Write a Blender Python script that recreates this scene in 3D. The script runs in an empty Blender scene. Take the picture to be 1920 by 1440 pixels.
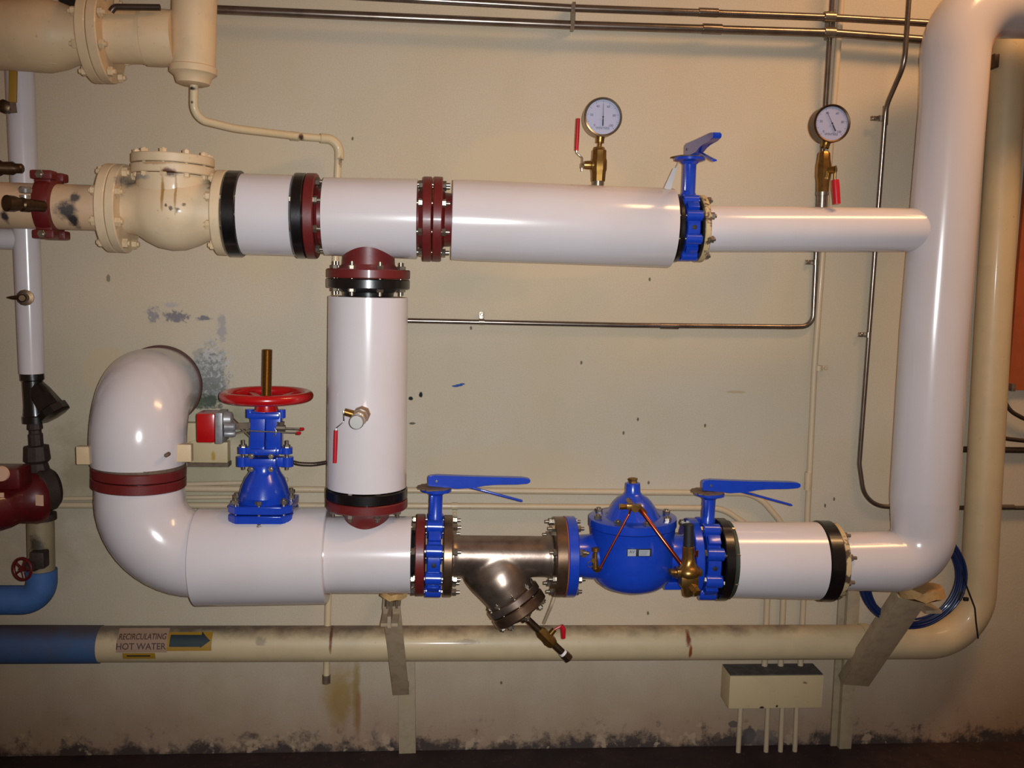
import bpy, bmesh, math, random
from mathutils import Vector, Matrix, Quaternion
random.seed(4)
SC = bpy.context.scene
COL = SC.collection

# ------------------------------------------------------------------ camera
F = 1770.0
YAW, PIT, ROL = math.radians(4.2), math.radians(6.5), math.radians(1.25)
fw = Vector((math.sin(YAW)*math.cos(PIT), math.cos(YAW)*math.cos(PIT), -math.sin(PIT)))
r0 = Vector((math.cos(YAW), -math.sin(YAW), 0)); u0 = r0.cross(fw)
CR = math.cos(ROL)*r0 + math.sin(ROL)*u0
CU = -math.sin(ROL)*r0 + math.cos(ROL)*u0
CAM = Vector((0, -3.55, 1.865))
cd = bpy.data.cameras.new('camera'); cam = bpy.data.objects.new('camera', cd); COL.objects.link(cam)
cam.matrix_world = Matrix(((CR.x, CU.x, -fw.x, CAM.x), (CR.y, CU.y, -fw.y, CAM.y), (CR.z, CU.z, -fw.z, CAM.z), (0, 0, 0, 1)))
cd.sensor_width = 36; cd.lens = 36*F/1920; cd.clip_start = .05
SC.camera = cam

# ------------------------------------------------------------------ light
SC.view_settings.view_transform = 'Standard'; SC.view_settings.look = 'None'
SC.view_settings.gamma = 1; SC.view_settings.use_curve_mapping = False
SC.view_settings.exposure = 0.0
w = bpy.data.worlds.new('room_air'); SC.world = w; w.use_nodes = True
bg = w.node_tree.nodes['Background']; bg.inputs[0].default_value = (1, .56, .35, 1); bg.inputs[1].default_value = .13
def spot(name, loc, direction, energy, color, size, blend, rad):
    l = bpy.data.lights.new(name, 'SPOT'); l.energy = energy; l.color = color; l.spot_size = size; l.spot_blend = blend; l.shadow_soft_size = rad
    o = bpy.data.objects.new(name, l); COL.objects.link(o); o.location = loc
    o.rotation_euler = Vector(direction).to_track_quat('-Z', 'Y').to_euler(); return o
def area(name, loc, direction, energy, color, sx, sy):
    l = bpy.data.lights.new(name, 'AREA'); l.shape = 'RECTANGLE'; l.size = sx; l.size_y = sy; l.energy = energy; l.color = color
    o = bpy.data.objects.new(name, l); COL.objects.link(o); o.location = loc
    o.rotation_euler = Vector(direction).to_track_quat('-Z', 'Y').to_euler(); return o
spot('camera_flash', CAM + CR*.03 + CU*.01, fw - CR*.02 + CU*.02, 350, (.92, .97, 1), math.radians(82), 1.0, .012)
area('ceiling_lamp', (2.3, -1.35, 4.0), (-.1, .3, -1), 52, (1, .56, .25), 1.6, .35)

# ------------------------------------------------------------------ pixel -> place
def P(x, y, Y):
    d = fw*F + CR*(x-960) + CU*(720-y)
    return CAM + d*((Y-CAM.y)/d.y)
def S(p):                                   # metres per photo pixel at a point
    return (p-CAM).dot(fw)/F
YP = -.38

# ------------------------------------------------------------------ materials
def lin(c):
    if isinstance(c, str): c = [int(c[i:i+2], 16)/255 for i in (0, 2, 4)]
    return tuple((v/12.92 if v <= .04045 else ((v+.055)/1.055)**2.4) for v in c[:3]) + (1,)
class NM:
    def __init__(s, name, color, rough=.5, metal=0, coat=0, spec=.5):
        s.m = bpy.data.materials.new(name); s.m.use_nodes = True; s.nt = s.m.node_tree
        s.b = s.nt.nodes['Principled BSDF']; s.b.inputs['Roughness'].default_value = rough
        s.b.inputs['Metallic'].default_value = metal; s.b.inputs['Coat Weight'].default_value = coat
        s.b.inputs['Coat Roughness'].default_value = .12; s.b.inputs['Specular IOR Level'].default_value = spec
        s.c = lin(color); s.b.inputs['Base Color'].default_value = s.c
        s.g = s.nt.nodes.new('ShaderNodeNewGeometry').outputs['Position']; s.cur = None
    def n(s, t, **k):
        x = s.nt.nodes.new(t)
        for a, v in k.items(): setattr(x, a, v)
        return x
    def put(s, sock, v):
        if hasattr(v, 'is_linked') or hasattr(v, 'links'): s.nt.links.new(v, sock)
        else: sock.default_value = v
    def noise(s, scale, detail=4, rough=.6, vec=None):
        x = s.n('ShaderNodeTexNoise'); x.inputs['Scale'].default_value = scale; x.inputs['Detail'].default_value = detail
        x.inputs['Roughness'].default_value = rough; s.nt.links.new(vec or s.g, x.inputs['Vector']); return x.outputs[0]
    def math(s, op, a, b=0.0, c=0.0):
        x = s.n('ShaderNodeMath', operation=op); s.put(x.inputs[0], a); s.put(x.inputs[1], b); s.put(x.inputs[2], c); return x.outputs[0]
    def ramp(s, v, a, b):
        x = s.n('ShaderNodeMapRange'); s.put(x.inputs[0], v); x.inputs[1].default_value = a; x.inputs[2].default_value = b; return x.outputs[0]
    def vscale(s, v):
        x = s.n('ShaderNodeVectorMath', operation='MULTIPLY'); s.nt.links.new(s.g, x.inputs[0]); x.inputs[1].default_value = v; return x.outputs[0]
    def blot(s, c, rad, amp=.8, nscale=20, soft=.25, flat=True):
        a = s.n('ShaderNodeVectorMath', operation='SUBTRACT'); s.nt.links.new(s.g, a.inputs[0]); a.inputs[1].default_value = c
        b = s.n('ShaderNodeVectorMath', operation='MULTIPLY'); s.nt.links.new(a.outputs[0], b.inputs[0])
        b.inputs[1].default_value = (1/rad[0], 0 if flat else 1/rad[0], 1/rad[1])
        l = s.n('ShaderNodeVectorMath', operation='LENGTH'); s.nt.links.new(b.outputs[0], l.inputs[0])
        v = l.outputs['Value']
        if amp: v = s.math('ADD', v, s.math('MULTIPLY', s.math('SUBTRACT', s.noise(nscale, 5, .65), .5), amp*2))
        return s.ramp(v, 1.0, 1.0-soft)
    def mix(s, fac, col):
        x = s.n('ShaderNodeMix', data_type='RGBA'); s.put(x.inputs[0], fac)
        if s.cur is None: x.inputs[6].default_value = s.c
        else: s.nt.links.new(s.cur, x.inputs[6])
        x.inputs[7].default_value = lin(col); s.cur = x.outputs[2]; s.nt.links.new(s.cur, s.b.inputs['Base Color']); return s
    def bump(s, h, strength=.2, dist=.002):
        x = s.n('ShaderNodeBump'); x.inputs['Strength'].default_value = strength; x.inputs['Distance'].default_value = dist
        s.nt.links.new(h, x.inputs['Height']); s.nt.links.new(x.outputs[0], s.b.inputs['Normal']); return s

def simple(name, col, rough=.5, metal=0, coat=0, dirt=None, amt=.5, scale=30, bump=0, spec=.5):
    m = NM(name, col, rough, metal, coat, spec)
    if dirt: m.mix(m.math('MULTIPLY', m.ramp(m.noise(scale), .45, .75), amt), dirt)
    if bump: m.bump(m.noise(scale*4), bump)
    return m.m

M = {}
M['white'] = simple('white_jacket', 'ccc4c6', .2, 0, .35, 'c4b6ae', .35, 4, .02)
M['blue'] = simple('blue_paint', '143cac', .26, 0, .4, '0e3096', .4, 40, .08)
M['red'] = simple('iron_red_paint', '641b1a', .42, 0, .1, '541512', .5, 25, .1)
M['black'] = simple('black_paint', '0c0a0b', .3, 0, .3, '1a1614', .5, 30, .08)
M['wheel'] = simple('red_enamel', 'a80c10', .25, 0, .5, '860a0c', .4, 30)
M['grip'] = simple('red_vinyl', 'b0101e', .35)
M['brass'] = simple('brass', '9a763f', .32, .9, 0, '6a4018', .5, 60)
M['bronze'] = simple('tarnished_bronze', '5a4632', .38, .85, 0, '33261c', .6, 50)
M['zinc'] = simple('zinc_plated_steel', '9a8f80', .3, .85, 0, '6b5c48', .6, 70)
M['chrome'] = simple('chrome', 'c8c8c8', .14, 1)
M['steel'] = simple('bare_cast_steel', '8c7c70', .34, .85, 0, '4a3428', .6, 14, .12)
M['steel_flange'] = simple('machined_steel', '7c6450', .3, .85, 0, '4a3220', .6, 25, .05)
M['emt'] = simple('galvanised_conduit', '8a7e74', .27, .9, 0, '5a4436', .6, 12)
M['emt_dark'] = simple('dull_conduit', '5c4e44', .4, .8, 0, '3a2c24', .6, 12)
M['copper'] = simple('copper_tube', 'b2543a', .22, .95, 0, '8a3822', .5, 40)
M['stem'] = simple('brass_stem', '947240', .38, .95)
M['grey'] = simple('grey_casting', '8c8a8c', .4, .4, 0, '5c5854', .5, 60)
M['dusty'] = simple('dusty_metal', '6a5848', .7, .2, 0, '3e3026', .6, 60)
M['tag'] = simple('plastic_tag', 'b8b4b4', .4)
M['foam'] = simple('tan_foam_insulation', 'b9925e', .9, 0, 0, '8c6a40', .6, 60, .4)
M['bracket'] = simple('beige_painted_bracket', 'a08b70', .6, 0, 0, '7c6650', .6, 25, .1)
M['strut'] = simple('beige_wall_channel', 'a08f74', .6, 0, 0, '7f6e5a', .5, 25, .1)
M['tape'] = simple('white_thread_tape', 'e0dcd8', .7)
M['cable'] = simple('blue_cable_jacket', '14244e', .4, 0, .1)
M['blackcord'] = simple('black_cord', '14101a', .5)
M['board'] = simple('orange_plywood', 'a04a1c', .6, 0, 0, '7c3412', .6, 8)
M['bluepipe'] = simple('blue_paint_dull', '3c6298', .6, 0, 0, '344c70', .7, 12, .1)
M['motor'] = simple('maroon_enamel', '560a10', .4, 0, .3, '380608', .6, 30, .1)
M['volute'] = simple('dirty_cast_iron', '3c2e28', .6, .3, 0, '221a18', .6, 40, .3)
M['label'] = simple('paper_label', 'd0a88c', .6)
M['yellow'] = simple('yellow_lever_sleeve', '9a7420', .5)
M['gasket'] = simple('orange_gasket', '9c4c22', .6)
M['darkgreen'] = simple('dark_green_gasket', '2c3428', .5)
M['nickel'] = simple('nickel_plug', 'b8b4ae', .3, .8)
M['paleplate'] = simple('silver_nameplate', 'a8acb4', .4, .2)
M['ink'] = simple('printed_ink', '14141a', .6)
M['dial'] = simple('gauge_dial', '9a9ab2', .5)
M['cover'] = simple('grey_printing', '5c5c70', .6)

def beige_m(name, base, marks=(), extra=None):
    m = NM(name, base, .5, 0, .1)
    m.mix(m.math('MULTIPLY', m.ramp(m.noise(9), .45, .7), .35), 'a8987a')
    m.mix(m.math('MULTIPLY', m.ramp(m.noise(70, 3), .68, .76), .5), '7a5c3a')
    for (c, rad, col, fac, amp, ns) in marks:
        m.mix(m.math('MULTIPLY', m.blot(c, rad, amp, ns, .55), fac), col)
    if extra: extra(m)
    m.bump(m.noise(60), .12); return m.m
def mk(x, y, rx, ry, col, Y=YP, fac=1., amp=.7, ns=25):
    p = P(x, y, Y); s = S(p); return (p, (rx*s, ry*s), col, fac, amp, ns)
M['beige'] = beige_m('beige_paint', 'd6b890')
M['check'] = beige_m('beige_paint_rusty', 'd6bc98', [
    mk(317, 322, 16, 10, '5c3210', -.5, 1, .6, 60), mk(304, 360, 4, 44, '93661e', -.5, .85, .5, 50), mk(328, 360, 3, 50, '93661e', -.5, .75, .5, 50),
    mk(290, 306, 36, 3, 'a06a34', -.5, .6, .8, 60), mk(312, 384, 3, 4, '4a2e16', -.5, .9, .9, 90), mk(322, 391, 5, 6, '4a2e16', -.5, .9, 1.2, 110), mk(333, 394, 5, 6, '4a2e16', -.5, .9, 1.2, 110), mk(344, 384, 4, 4, '4a2e16', -.5, .8, 1.2, 110),
    mk(242, 340, 16, 14, '4a5c6a', -.42, .7, .9, 40), mk(262, 332, 26, 7, '6a7884', -.45, .6, .8, 40), mk(394, 345, 9, 14, '4a4438', -.45, .7, .9, 50), mk(396, 375, 4, 20, '3a2c20', -.45, .7, .9, 50)])
M['beige_peel'] = beige_m('beige_paint_peeled', 'd2ae8a', [
    mk(124, 394, 26, 20, '4a4442', -.45, 1, .8, 30), mk(135, 414, 13, 14, '36302e', -.45, 1, .9, 40), mk(139, 370, 12, 14, '5c524e', -.45, 1, 1., 40), mk(6, 405, 8, 16, '3a3232', -.45, 1, .8, 40)])
def lowmarks(m):
    top = P(400, 1172, -.076).z; 
    sep = m.n('ShaderNodeSeparateXYZ'); m.nt.links.new(m.g, sep.inputs[0])
    h = m.math('ADD', sep.outputs[2], m.math('MULTIPLY', m.noise(14), .05))
    m.mix(m.math('MULTIPLY', m.math('MULTIPLY', m.ramp(h, top-.012, top+.02), m.math('MULTIPLY', m.ramp(h, top+.09, top+.05), m.ramp(sep.outputs[0], 1.62, 1.35))), .85), '4c3e3a')
M['lowpipe'] = beige_m('beige_pipe_stained', 'c2ad88', [
    mk(619, 1200, 4, 32, '6c2c04', -.15, 1, .5, 40), mk(622, 1178, 16, 9, '5c2806', -.15, .95, .6, 50), mk(1293, 1202, 6, 17, '6e2c02', -.15, 1, .5, 40), mk(1296, 1222, 4, 18, '7c3404', -.15, .95, .4, 40),
    mk(1455, 1172, 40, 4, '2c241c', -.15, .8, 1, 60), mk(880, 1210, 30, 5, '84745a', -.17, .6, 1, 40), mk(485, 1210, 12, 8, '7c6c5c', -.17, .6, 1, 50)], lowmarks)
bm_ = NM('dirty_blue_paint', '385680', .65); bm_.mix(bm_.math('MULTIPLY', bm_.ramp(bm_.noise(10), .45, .7), .6), '4a5068'); lowmarks(bm_); M['bluelow'] = bm_.m
M['smallpipe'] = beige_m('beige_small_pipe', 'c4b08c', [mk(362, 167, 8, 4, '2a2018', -.42, 1, .6, 80), mk(563, 256, 6, 8, '3a281c', -.15, 1, .5, 80), mk(362, 193, 3, 3, '4a3828', -.42, .9, .4, 80), mk(636, 300, 5, 12, '5a4028', -.1, .7, 1, 80)])
M['conduit_paint'] = beige_m('beige_painted_conduit', 'bba688')
M['box_paint'] = beige_m('beige_painted_box', 'c0ab84', [mk(400, 855, 5, 12, 'a8861c', -.05, .9, .5, 60), mk(1427, 1325, 6, 4, '2a1c14', -.1, 1, .6, 90), mk(1455, 1322, 3, 3, '2a1c14', -.1, 1, .4, 90), mk(1508, 1278, 5, 3, '5a4834', -.1, .8, 1, 90)])
def flangepeel(m):
    m.mix(m.math('MULTIPLY', m.ramp(m.noise(28), .5, .58), .9), '38241c')
M['beige_flange'] = beige_m('beige_paint_chipped', 'bfa67c', (), flangepeel)
M['elbowpipe'] = beige_m('dirty_beige_pipe', '8a785c', [mk(68, 1030, 16, 40, '2a2420', -.28, .9, .9, 25)])

# wall
def wall_mat():
    m = NM('painted_masonry', 'beb2a0', .78, 0, 0, .25)
    m.mix(m.math('MULTIPLY', m.ramp(m.noise(1.6, 3), .35, .7), .55), 'bda888')
    m.mix(m.math('MULTIPLY', m.ramp(m.noise(3.1, 3), .5, .75), .4), 'b0a88e')
    m.mix(m.math('MULTIPLY', m.ramp(m.noise(260, 2), .35, .75), .5), 'a09274')
    def bl(x, y, rx, ry, col, fac=1., amp=.8, ns=20, soft=.3):
        p = P(x, y, 0); s = S(p); m.mix(m.math('MULTIPLY', m.blot(p, (rx*s, ry*s), amp, ns, soft), fac), col)
    # faint touched-up patches
    bl(1000, 500, 150, 26, 'c0ae92', .6, .3, 6, .2); bl(1010, 330, 170, 90, 'c2af8e', .5, .25, 5, .15); bl(470, 380, 110, 150, 'beab8a', .45, .3, 5, .2)
    bl(900, 540, 110, 34, 'aba690', .4, .4, 6, .4); bl(960, 880, 190, 50, 'bea98c', .5, .3, 6, .3)
    # soft greenish and brown patches around the left
    bl(330, 880, 260, 150, '8f8a68', .55, .8, 6, .8); bl(430, 790, 60, 50, '77785c', .7, .8, 9, .8)
    bl(160, 880, 90, 90, '7d6c4c', .5, 1, 8, .8); bl(60, 1000, 150, 120, '84745a', .4, .9, 7, .8)
    # bare plaster where the paint came off beside the elbow
    bl(395, 705, 38, 62, '8a8984', 1, 1.0, 18, .4); bl(400, 690, 30, 46, 'b2afac', .8, 2.4, 45, .5); bl(395, 720, 30, 50, '62635f', .7, 2.6, 60, .5); bl(380, 752, 40, 16, '3f4a3c', .9, 1, 30, .4)
    bl(372, 662, 12, 14, '8a8986', .6, 1.6, 40, .5)
    bl(416, 615, 10, 30, '8f8c90', .7, 1.6, 40, .5); bl(287, 590, 12, 16, '7c7880', .8, 1.8, 60, .5); bl(330, 593, 28, 12, '68646e', .85, 1.7, 60, .5)
    bl(383, 597, 16, 6, '6c6872', .9, 1.4, 60, .5); bl(322, 572, 16, 6, '9a949c', .6, 1.4, 50, .5)
    bl(205, 700, 50, 50, 'bea886', .6, .3, 6, .1)
    bl(203, 522, 4, 8, '6c6450', .8, .6, 60, .3)
    # little marks
    bl(770, 747, 5, 4, '181c24', 1, .3, 80); bl(789, 740, 4, 6, '181c24', 1, .3, 80); bl(773, 794, 7, 2.5, '4a4438', .9, .5, 80)
    bl(854, 724, 8, 2.2, '2c4c8c', 1, 0, 80); bl(861, 722.3, 8, 2.4, '2c4c8c', 1, 0, 80); bl(867, 720, 6, 1.8, '2c4c8c', 1, 0, 80)
    for x, y in ((1196, 786), (1322, 798), (1169, 812), (1090, 680), (1380, 968), (1544, 1010), (1218, 524), (883, 615), (1564, 936), (1547, 948), (661, 260), (940, 1280), (1216, 905), (1215, 1150)):
        bl(x, y, 2.5, 4, '4c4434', .85, .5, 90)
    bl(1380, 735, 22, 3, 'a08458', .5, .4, 40)
    # yellow and rusty run-off below the low pipe
    bl(640, 1310, 34, 90, '93782e', .75, .9, 8, .7); bl(668, 1300, 9, 90, '86701e', .7, .7, 12, .6); bl(672, 1340, 6, 60, '8a5a2c', .6, .7, 14, .6); bl(625, 1290, 30, 60, '9a7c28', .4, .8, 10, .7)
    # grime rising from the floor, and dim reddish light painted into the wall colour
    sep = m.n('ShaderNodeSeparateXYZ'); m.nt.links.new(m.g, sep.inputs[0]); z = sep.outputs[2]
    zz = m.math('ADD', z, m.math('MULTIPLY', m.math('SUBTRACT', m.noise(4.5, 5), .5), .35))
    m.mix(m.math('MULTIPLY', m.ramp(zz, .5, .0), .65), '7a5238')
    zz = m.math('ADD', z, m.math('MULTIPLY', m.math('SUBTRACT', m.noise(9, 6, .7), .5), .32))
    m.mix(m.math('MULTIPLY', m.ramp(zz, .05, .005), .95), '3c3432')
    f1 = m.math('MULTIPLY', m.ramp(m.noise(22, 5), .56, .66), m.ramp(zz, .13, .05))
    m.mix(m.math('MULTIPLY', f1, .7), '443c3c')
    f2 = m.math('MULTIPLY', m.ramp(m.noise(13, 5), .58, .63), m.ramp(zz, .11, .07))
    m.mix(m.math('MULTIPLY', f2, .8), 'a8927a')
    bl(1404, 1380, 14, 20, '4a4444', .9, .7, 26, .2); bl(1375, 1358, 10, 8, '4a4444', .8, .8, 30, .2); bl(1345, 1382, 8, 10, '5a4a40', .8, .8, 40, .2)
    bl(1430, 1385, 30, 22, '5c5654', .7, 1, 22, .2); bl(190, 1382, 30, 12, '9c8670', .7, 1, 20, .2)
    m.bump(m.noise(90, 5, .6), .25, .003)
    return m.m
M['wall'] = wall_mat()
fm = NM('dark_floor', '33201e', .75); fm.mix(fm.ramp(fm.noise(7), .4, .65), '201414'); fm.mix(fm.math('MULTIPLY', fm.ramp(fm.noise(40), .6, .7), .6), '4c3c38'); M['floor'] = fm.m

# ------------------------------------------------------------------ mesh helpers
def frame(d):
    d = d.normalized(); a = Vector((0, 0, 1)) if abs(d.z) < .9 else Vector((0, 1, 0))
    x = a.cross(d).normalized(); return x, d.cross(x)
def lathe(bm, O, D, prof, seg=48, phase=0):
    D = D.normalized(); x, y = frame(D); rings = []
    for t, r in prof:
        c = O + D*t
        if r < 1e-6: rings.append([bm.verts.new(c)])
        else: rings.append([bm.verts.new(c + (x*math.cos(phase+2*math.pi*i/seg) + y*math.sin(phase+2*math.pi*i/seg))*r) for i in range(seg)])
    for a, b in zip(rings, rings[1:]):
        if len(a) == 1 and len(b) == 1: continue
        for i in range(seg):
            j = (i+1) % seg
            if len(a) == 1: bm.faces.new((a[0], b[j], b[i]))
            elif len(b) == 1: bm.faces.new((a[i], a[j], b[0]))
            else: bm.faces.new((a[i], a[j], b[j], b[i]))
    if len(rings[0]) > 1: bm.faces.new(rings[0][::-1])
    if len(rings[-1]) > 1: bm.faces.new(rings[-1])
    return bm
def disc(bm, O, D, t0, t1, r, seg=48, c=None, r2=None, phase=0):
    c = min(.003, r*.2, (t1-t0)*.3) if c is None else c; r2 = r if r2 is None else r2
    return lathe(bm, O, D, [(t0, r-c), (t0+c, r), (t1-c, r2), (t1, r2-c)], seg, phase)
def path(pts, fil, rad):
    n = len(pts); out = []
    rad = rad if isinstance(rad, (list, tuple)) else [rad]*n
    fil = fil if isinstance(fil, (list, tuple)) else [fil]*n
    for i in range(n):
        if i in (0, n-1) or fil[i] <= 0: out.append((pts[i], rad[i])); continue
        a = (pts[i-1]-pts[i]); b = (pts[i+1]-pts[i]); la, lb = a.length, b.length; a.normalize(); b.normalize()
        ang = a.angle(b); half = ang/2
        if ang > math.pi-.02: out.append((pts[i], rad[i])); continue
        d = min(fil[i]/math.tan(half), la*.49 if i > 1 else la*.98, lb*.49 if i < n-2 else lb*.98); r = d*math.tan(half)
        cen = pts[i] + (a+b).normalized()*(r/math.sin(half)); p0 = pts[i]+a*d-cen; p1 = pts[i]+b*d-cen; tot = p0.angle(p1)
        ax = p0.cross(p1).normalized(); k = max(3, int(tot/math.radians(7)))
        for j in range(k+1): out.append((cen + Quaternion(ax, tot*j/k) @ p0, rad[i]))
    return out
def tube(bm, pts, r, fil=0, seg=24, closed=False):
    pr = path([Vector(p) for p in pts], fil, r) if not closed else [(Vector(p), r) for p in pts]
    n = len(pr); ts = []
    for i in range(n):
        if closed: t = pr[(i+1) % n][0]-pr[i-1][0]
        else: t = pr[min(i+1, n-1)][0]-pr[max(i-1, 0)][0]
        ts.append(t.normalized())
    x, y = frame(ts[0]); rings = []
    for i in range(n):
        if i:
            q = ts[i-1].rotation_difference(ts[i]); x = q @ x
        x = (x-ts[i]*x.dot(ts[i])).normalized(); y = ts[i].cross(x)
        rings.append([bm.verts.new(pr[i][0]+(x*math.cos(2*math.pi*k/seg)+y*math.sin(2*math.pi*k/seg))*pr[i][1]) for k in range(seg)])
    m = n if closed else n-1
    for i in range(m):
        a, b = rings[i], rings[(i+1) % n]
        off = 0
        if closed and i == n-1:
            off = min(range(seg), key=lambda o: (a[0].co-b[o].co).length)
        for k in range(seg): bm.faces.new((a[k], a[(k+1) % seg], b[(k+1+off) % seg], b[(k+off) % seg]))
    if not closed: bm.faces.new(rings[0][::-1]); bm.faces.new(rings[-1])
    return bm
def hull(bm, a, b):                                       # two matching loops
    n = len(a); A = [bm.verts.new(v) for v in a]; B = [bm.verts.new(v) for v in b]
    for i in range(n): bm.faces.new((A[i], A[(i+1) % n], B[(i+1) % n], B[i]))
    bm.faces.new(A[::-1]); bm.faces.new(B); return bm
def box(bm, c, sx, sy, sz, X=Vector((1, 0, 0)), Y=Vector((0, 1, 0)), Z=Vector((0, 0, 1)), ch=.0):
    c = Vector(c)
    if ch <= 0:
        a = [c+X*(sx/2*i)+Y*(sy/2*j)-Z*(sz/2) for i, j in ((-1, -1), (1, -1), (1, 1), (-1, 1))]
        return hull(bm, a, [v+Z*sz for v in a])
    b2 = bmesh.new(); a = [c+X*(sx/2*i)+Y*(sy/2*j)-Z*(sz/2) for i, j in ((-1, -1), (1, -1), (1, 1), (-1, 1))]
    hull(b2, a, [v+Z*sz for v in a]); bmesh.ops.bevel(b2, geom=b2.edges[:], offset=ch, segments=2, affect='EDGES', profile=.6)
    me = bpy.data.meshes.new('t'); b2.to_mesh(me); b2.free(); bm.from_mesh(me); bpy.data.meshes.remove(me); return bm
def bar(bm, p, q, wd, th, side, ch=0):                    # rectangular bar p->q, width along side
    p, q = Vector(p), Vector(q); d = (q-p).normalized(); s = (side-d*side.dot(d)).normalized(); t = d.cross(s)
    return box(bm, (p+q)/2, wd, th, (q-p).length, s, t, d, ch)
def prism(bm, pts, nrm, th):                              # planar outline, thickness th centred
    pts = [Vector(p) for p in pts]; o = nrm.normalized()*(th/2); return hull(bm, [p-o for p in pts], [p+o for p in pts])
def finish(name, bm, mat, sharp=35):
    bmesh.ops.recalc_face_normals(bm, faces=bm.faces[:])
    for f in bm.faces: f.smooth = True
    for e in bm.edges:
        if len(e.link_faces) == 2 and e.calc_face_angle(0) > math.radians(sharp): e.smooth = False
    me = bpy.data.meshes.new(name); bm.to_mesh(me); bm.free(); me.materials.append(mat if not isinstance(mat, str) else M[mat]); return me
def new(): return bmesh.new()
class T:
    def __init__(s, name, label, cat, base, group=None):
        s.base = Vector(base); s.o = bpy.data.objects.new(name, None); COL.objects.link(s.o); s.o.location = s.base
        s.o.empty_display_size = .05; s.o['label'] = label; s.o['category'] = cat
        if group: s.o['group'] = group
    def part(s, name, bm, mat, parent=None, label=None, kind=None):
        bmesh.ops.translate(bm, verts=bm.verts[:], vec=-s.base)
        o = bpy.data.objects.new(name, finish(name, bm, mat)); COL.objects.link(o); o.parent = parent or s.o
        if label: o['label'] = label
        if kind: o['kind'] = kind
        return o
    def inst(s, name, me, loc, rot, parent=None):
        o = bpy.data.objects.new(name, me); COL.objects.link(o); o.parent = parent or s.o
        o.matrix_local = Matrix.Translation(Vector(loc)-s.base) @ rot.to_matrix().to_4x4(); return o
def single(name, bm, mat, label, cat, base=None, group=None):
    base = Vector(base) if base is not None else sum((v.co for v in bm.verts), Vector())/len(bm.verts)
    bmesh.ops.translate(bm, verts=bm.verts[:], vec=-base)
    o = bpy.data.objects.new(name, finish(name, bm, mat)); COL.objects.link(o); o.location = base; o['label'] = label; o['category'] = cat
    if group: o['group'] = group
    return o
BM = {}
def bolt_mesh(grip, nut=.0135, mat='zinc', stud=.012, heads=2):
    k = (round(grip, 3), nut, mat, stud, heads)
    if k not in BM:
        b = new(); Z = Vector((0, 0, 1)); O = Vector(); h = nut*.95; g = grip/2
        lathe(b, O, Z, [(-g-h-stud, nut*.5), (g+h+stud if heads == 2 else g+h, nut*.5)], 12)
        lathe(b, O, Z, [(g, nut*.95), (g+h*.9, nut), (g+h, nut*.9)], 6)
        lathe(b, O, Z, [(-g-h, nut*.9), (-g-h*.9, nut), (-g, nut*.95)], 6)
        BM[k] = finish('bolt', b, mat)
    return BM[k]
def bolts(t, parent, O, D, ta, tb, rc, n=8, phase=None, nut=.0135, mat='zinc', stud=.012, name='bolt', only=None):
    D = D.normalized(); x, y = frame(D); phase = math.pi/n if phase is None else phase
    me = bolt_mesh(tb-ta, nut, mat, stud); q = Vector((0, 0, 1)).rotation_difference(D)
    for i in range(n):
        a = phase+2*math.pi*i/n; p = O+D*((ta+tb)/2)+(x*math.cos(a)+y*math.sin(a))*rc
        t.inst(name, me, p, q @ Quaternion((0, 0, 1), i*.7), parent)
class Ax:                                                  # an axis traced between two photo points in the plane Y
    def __init__(s, x0, y0, x1, y1, Y=YP, Y1=None):
        s.a = (x0, y0); s.b = (x1, y1); s.Y = Y; s.Y1 = Y if Y1 is None else Y1
        s.h = abs(x1-x0) >= abs(y1-y0); s.O = P(x0, y0, s.Y); s.E = P(x1, y1, s.Y1); s.D = (s.E-s.O).normalized()
    def at(s, u):
        k = (u-s.a[0])/(s.b[0]-s.a[0]) if s.h else (u-s.a[1])/(s.b[1]-s.a[1])
        if s.Y == s.Y1: return P(s.a[0]+(s.b[0]-s.a[0])*k, s.a[1]+(s.b[1]-s.a[1])*k, s.Y)
        return s.O+(s.E-s.O)*k
    def t(s, u): return (s.at(u)-s.O).dot(s.D)
    def s_(s, u): return S(s.at(u))
    def lathe(s, bm, prof, seg=64, phase=0): return lathe(bm, s.O, s.D, [(s.t(u), r*s.s_(u)) for u, r in prof], seg, phase)
    def disc(s, bm, u0, u1, r, seg=64, c=.003):
        if s.t(u0) > s.t(u1): u0, u1 = u1, u0
        return disc(bm, s.O, s.D, s.t(u0), s.t(u1), r*s.s_(u0), seg, c)
    def flange(s, t, u0, u1, r, mat, parent=None, label=None, name='flange'):
        return t.part(name, s.disc(new(), u0, u1, r), mat, parent, label)
    def bolts(s, t, parent, u0, u1, r, n=8, **k):
        if s.t(u0) > s.t(u1): u0, u1 = u1, u0
        bolts(t, parent, s.O, s.D, s.t(u0), s.t(u1), r*s.s_(u0), n, **k)
    def jacket(s, t, prof, mat='white', name='insulation_jacket', label=None, parent=None):
        return t.part(name, s.lathe(new(), prof), mat, parent, label)
def rim(u0, u1, r0, r1=None, c=2):
    r1 = r0 if r1 is None else r1; return [(u0, r0-c), (u0+.6, r0), (u1-.6, r1), (u1, r1-c)]
X_, Y_, Z_ = Vector((1, 0, 0)), Vector((0, 1, 0)), Vector((0, 0, 1))
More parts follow.
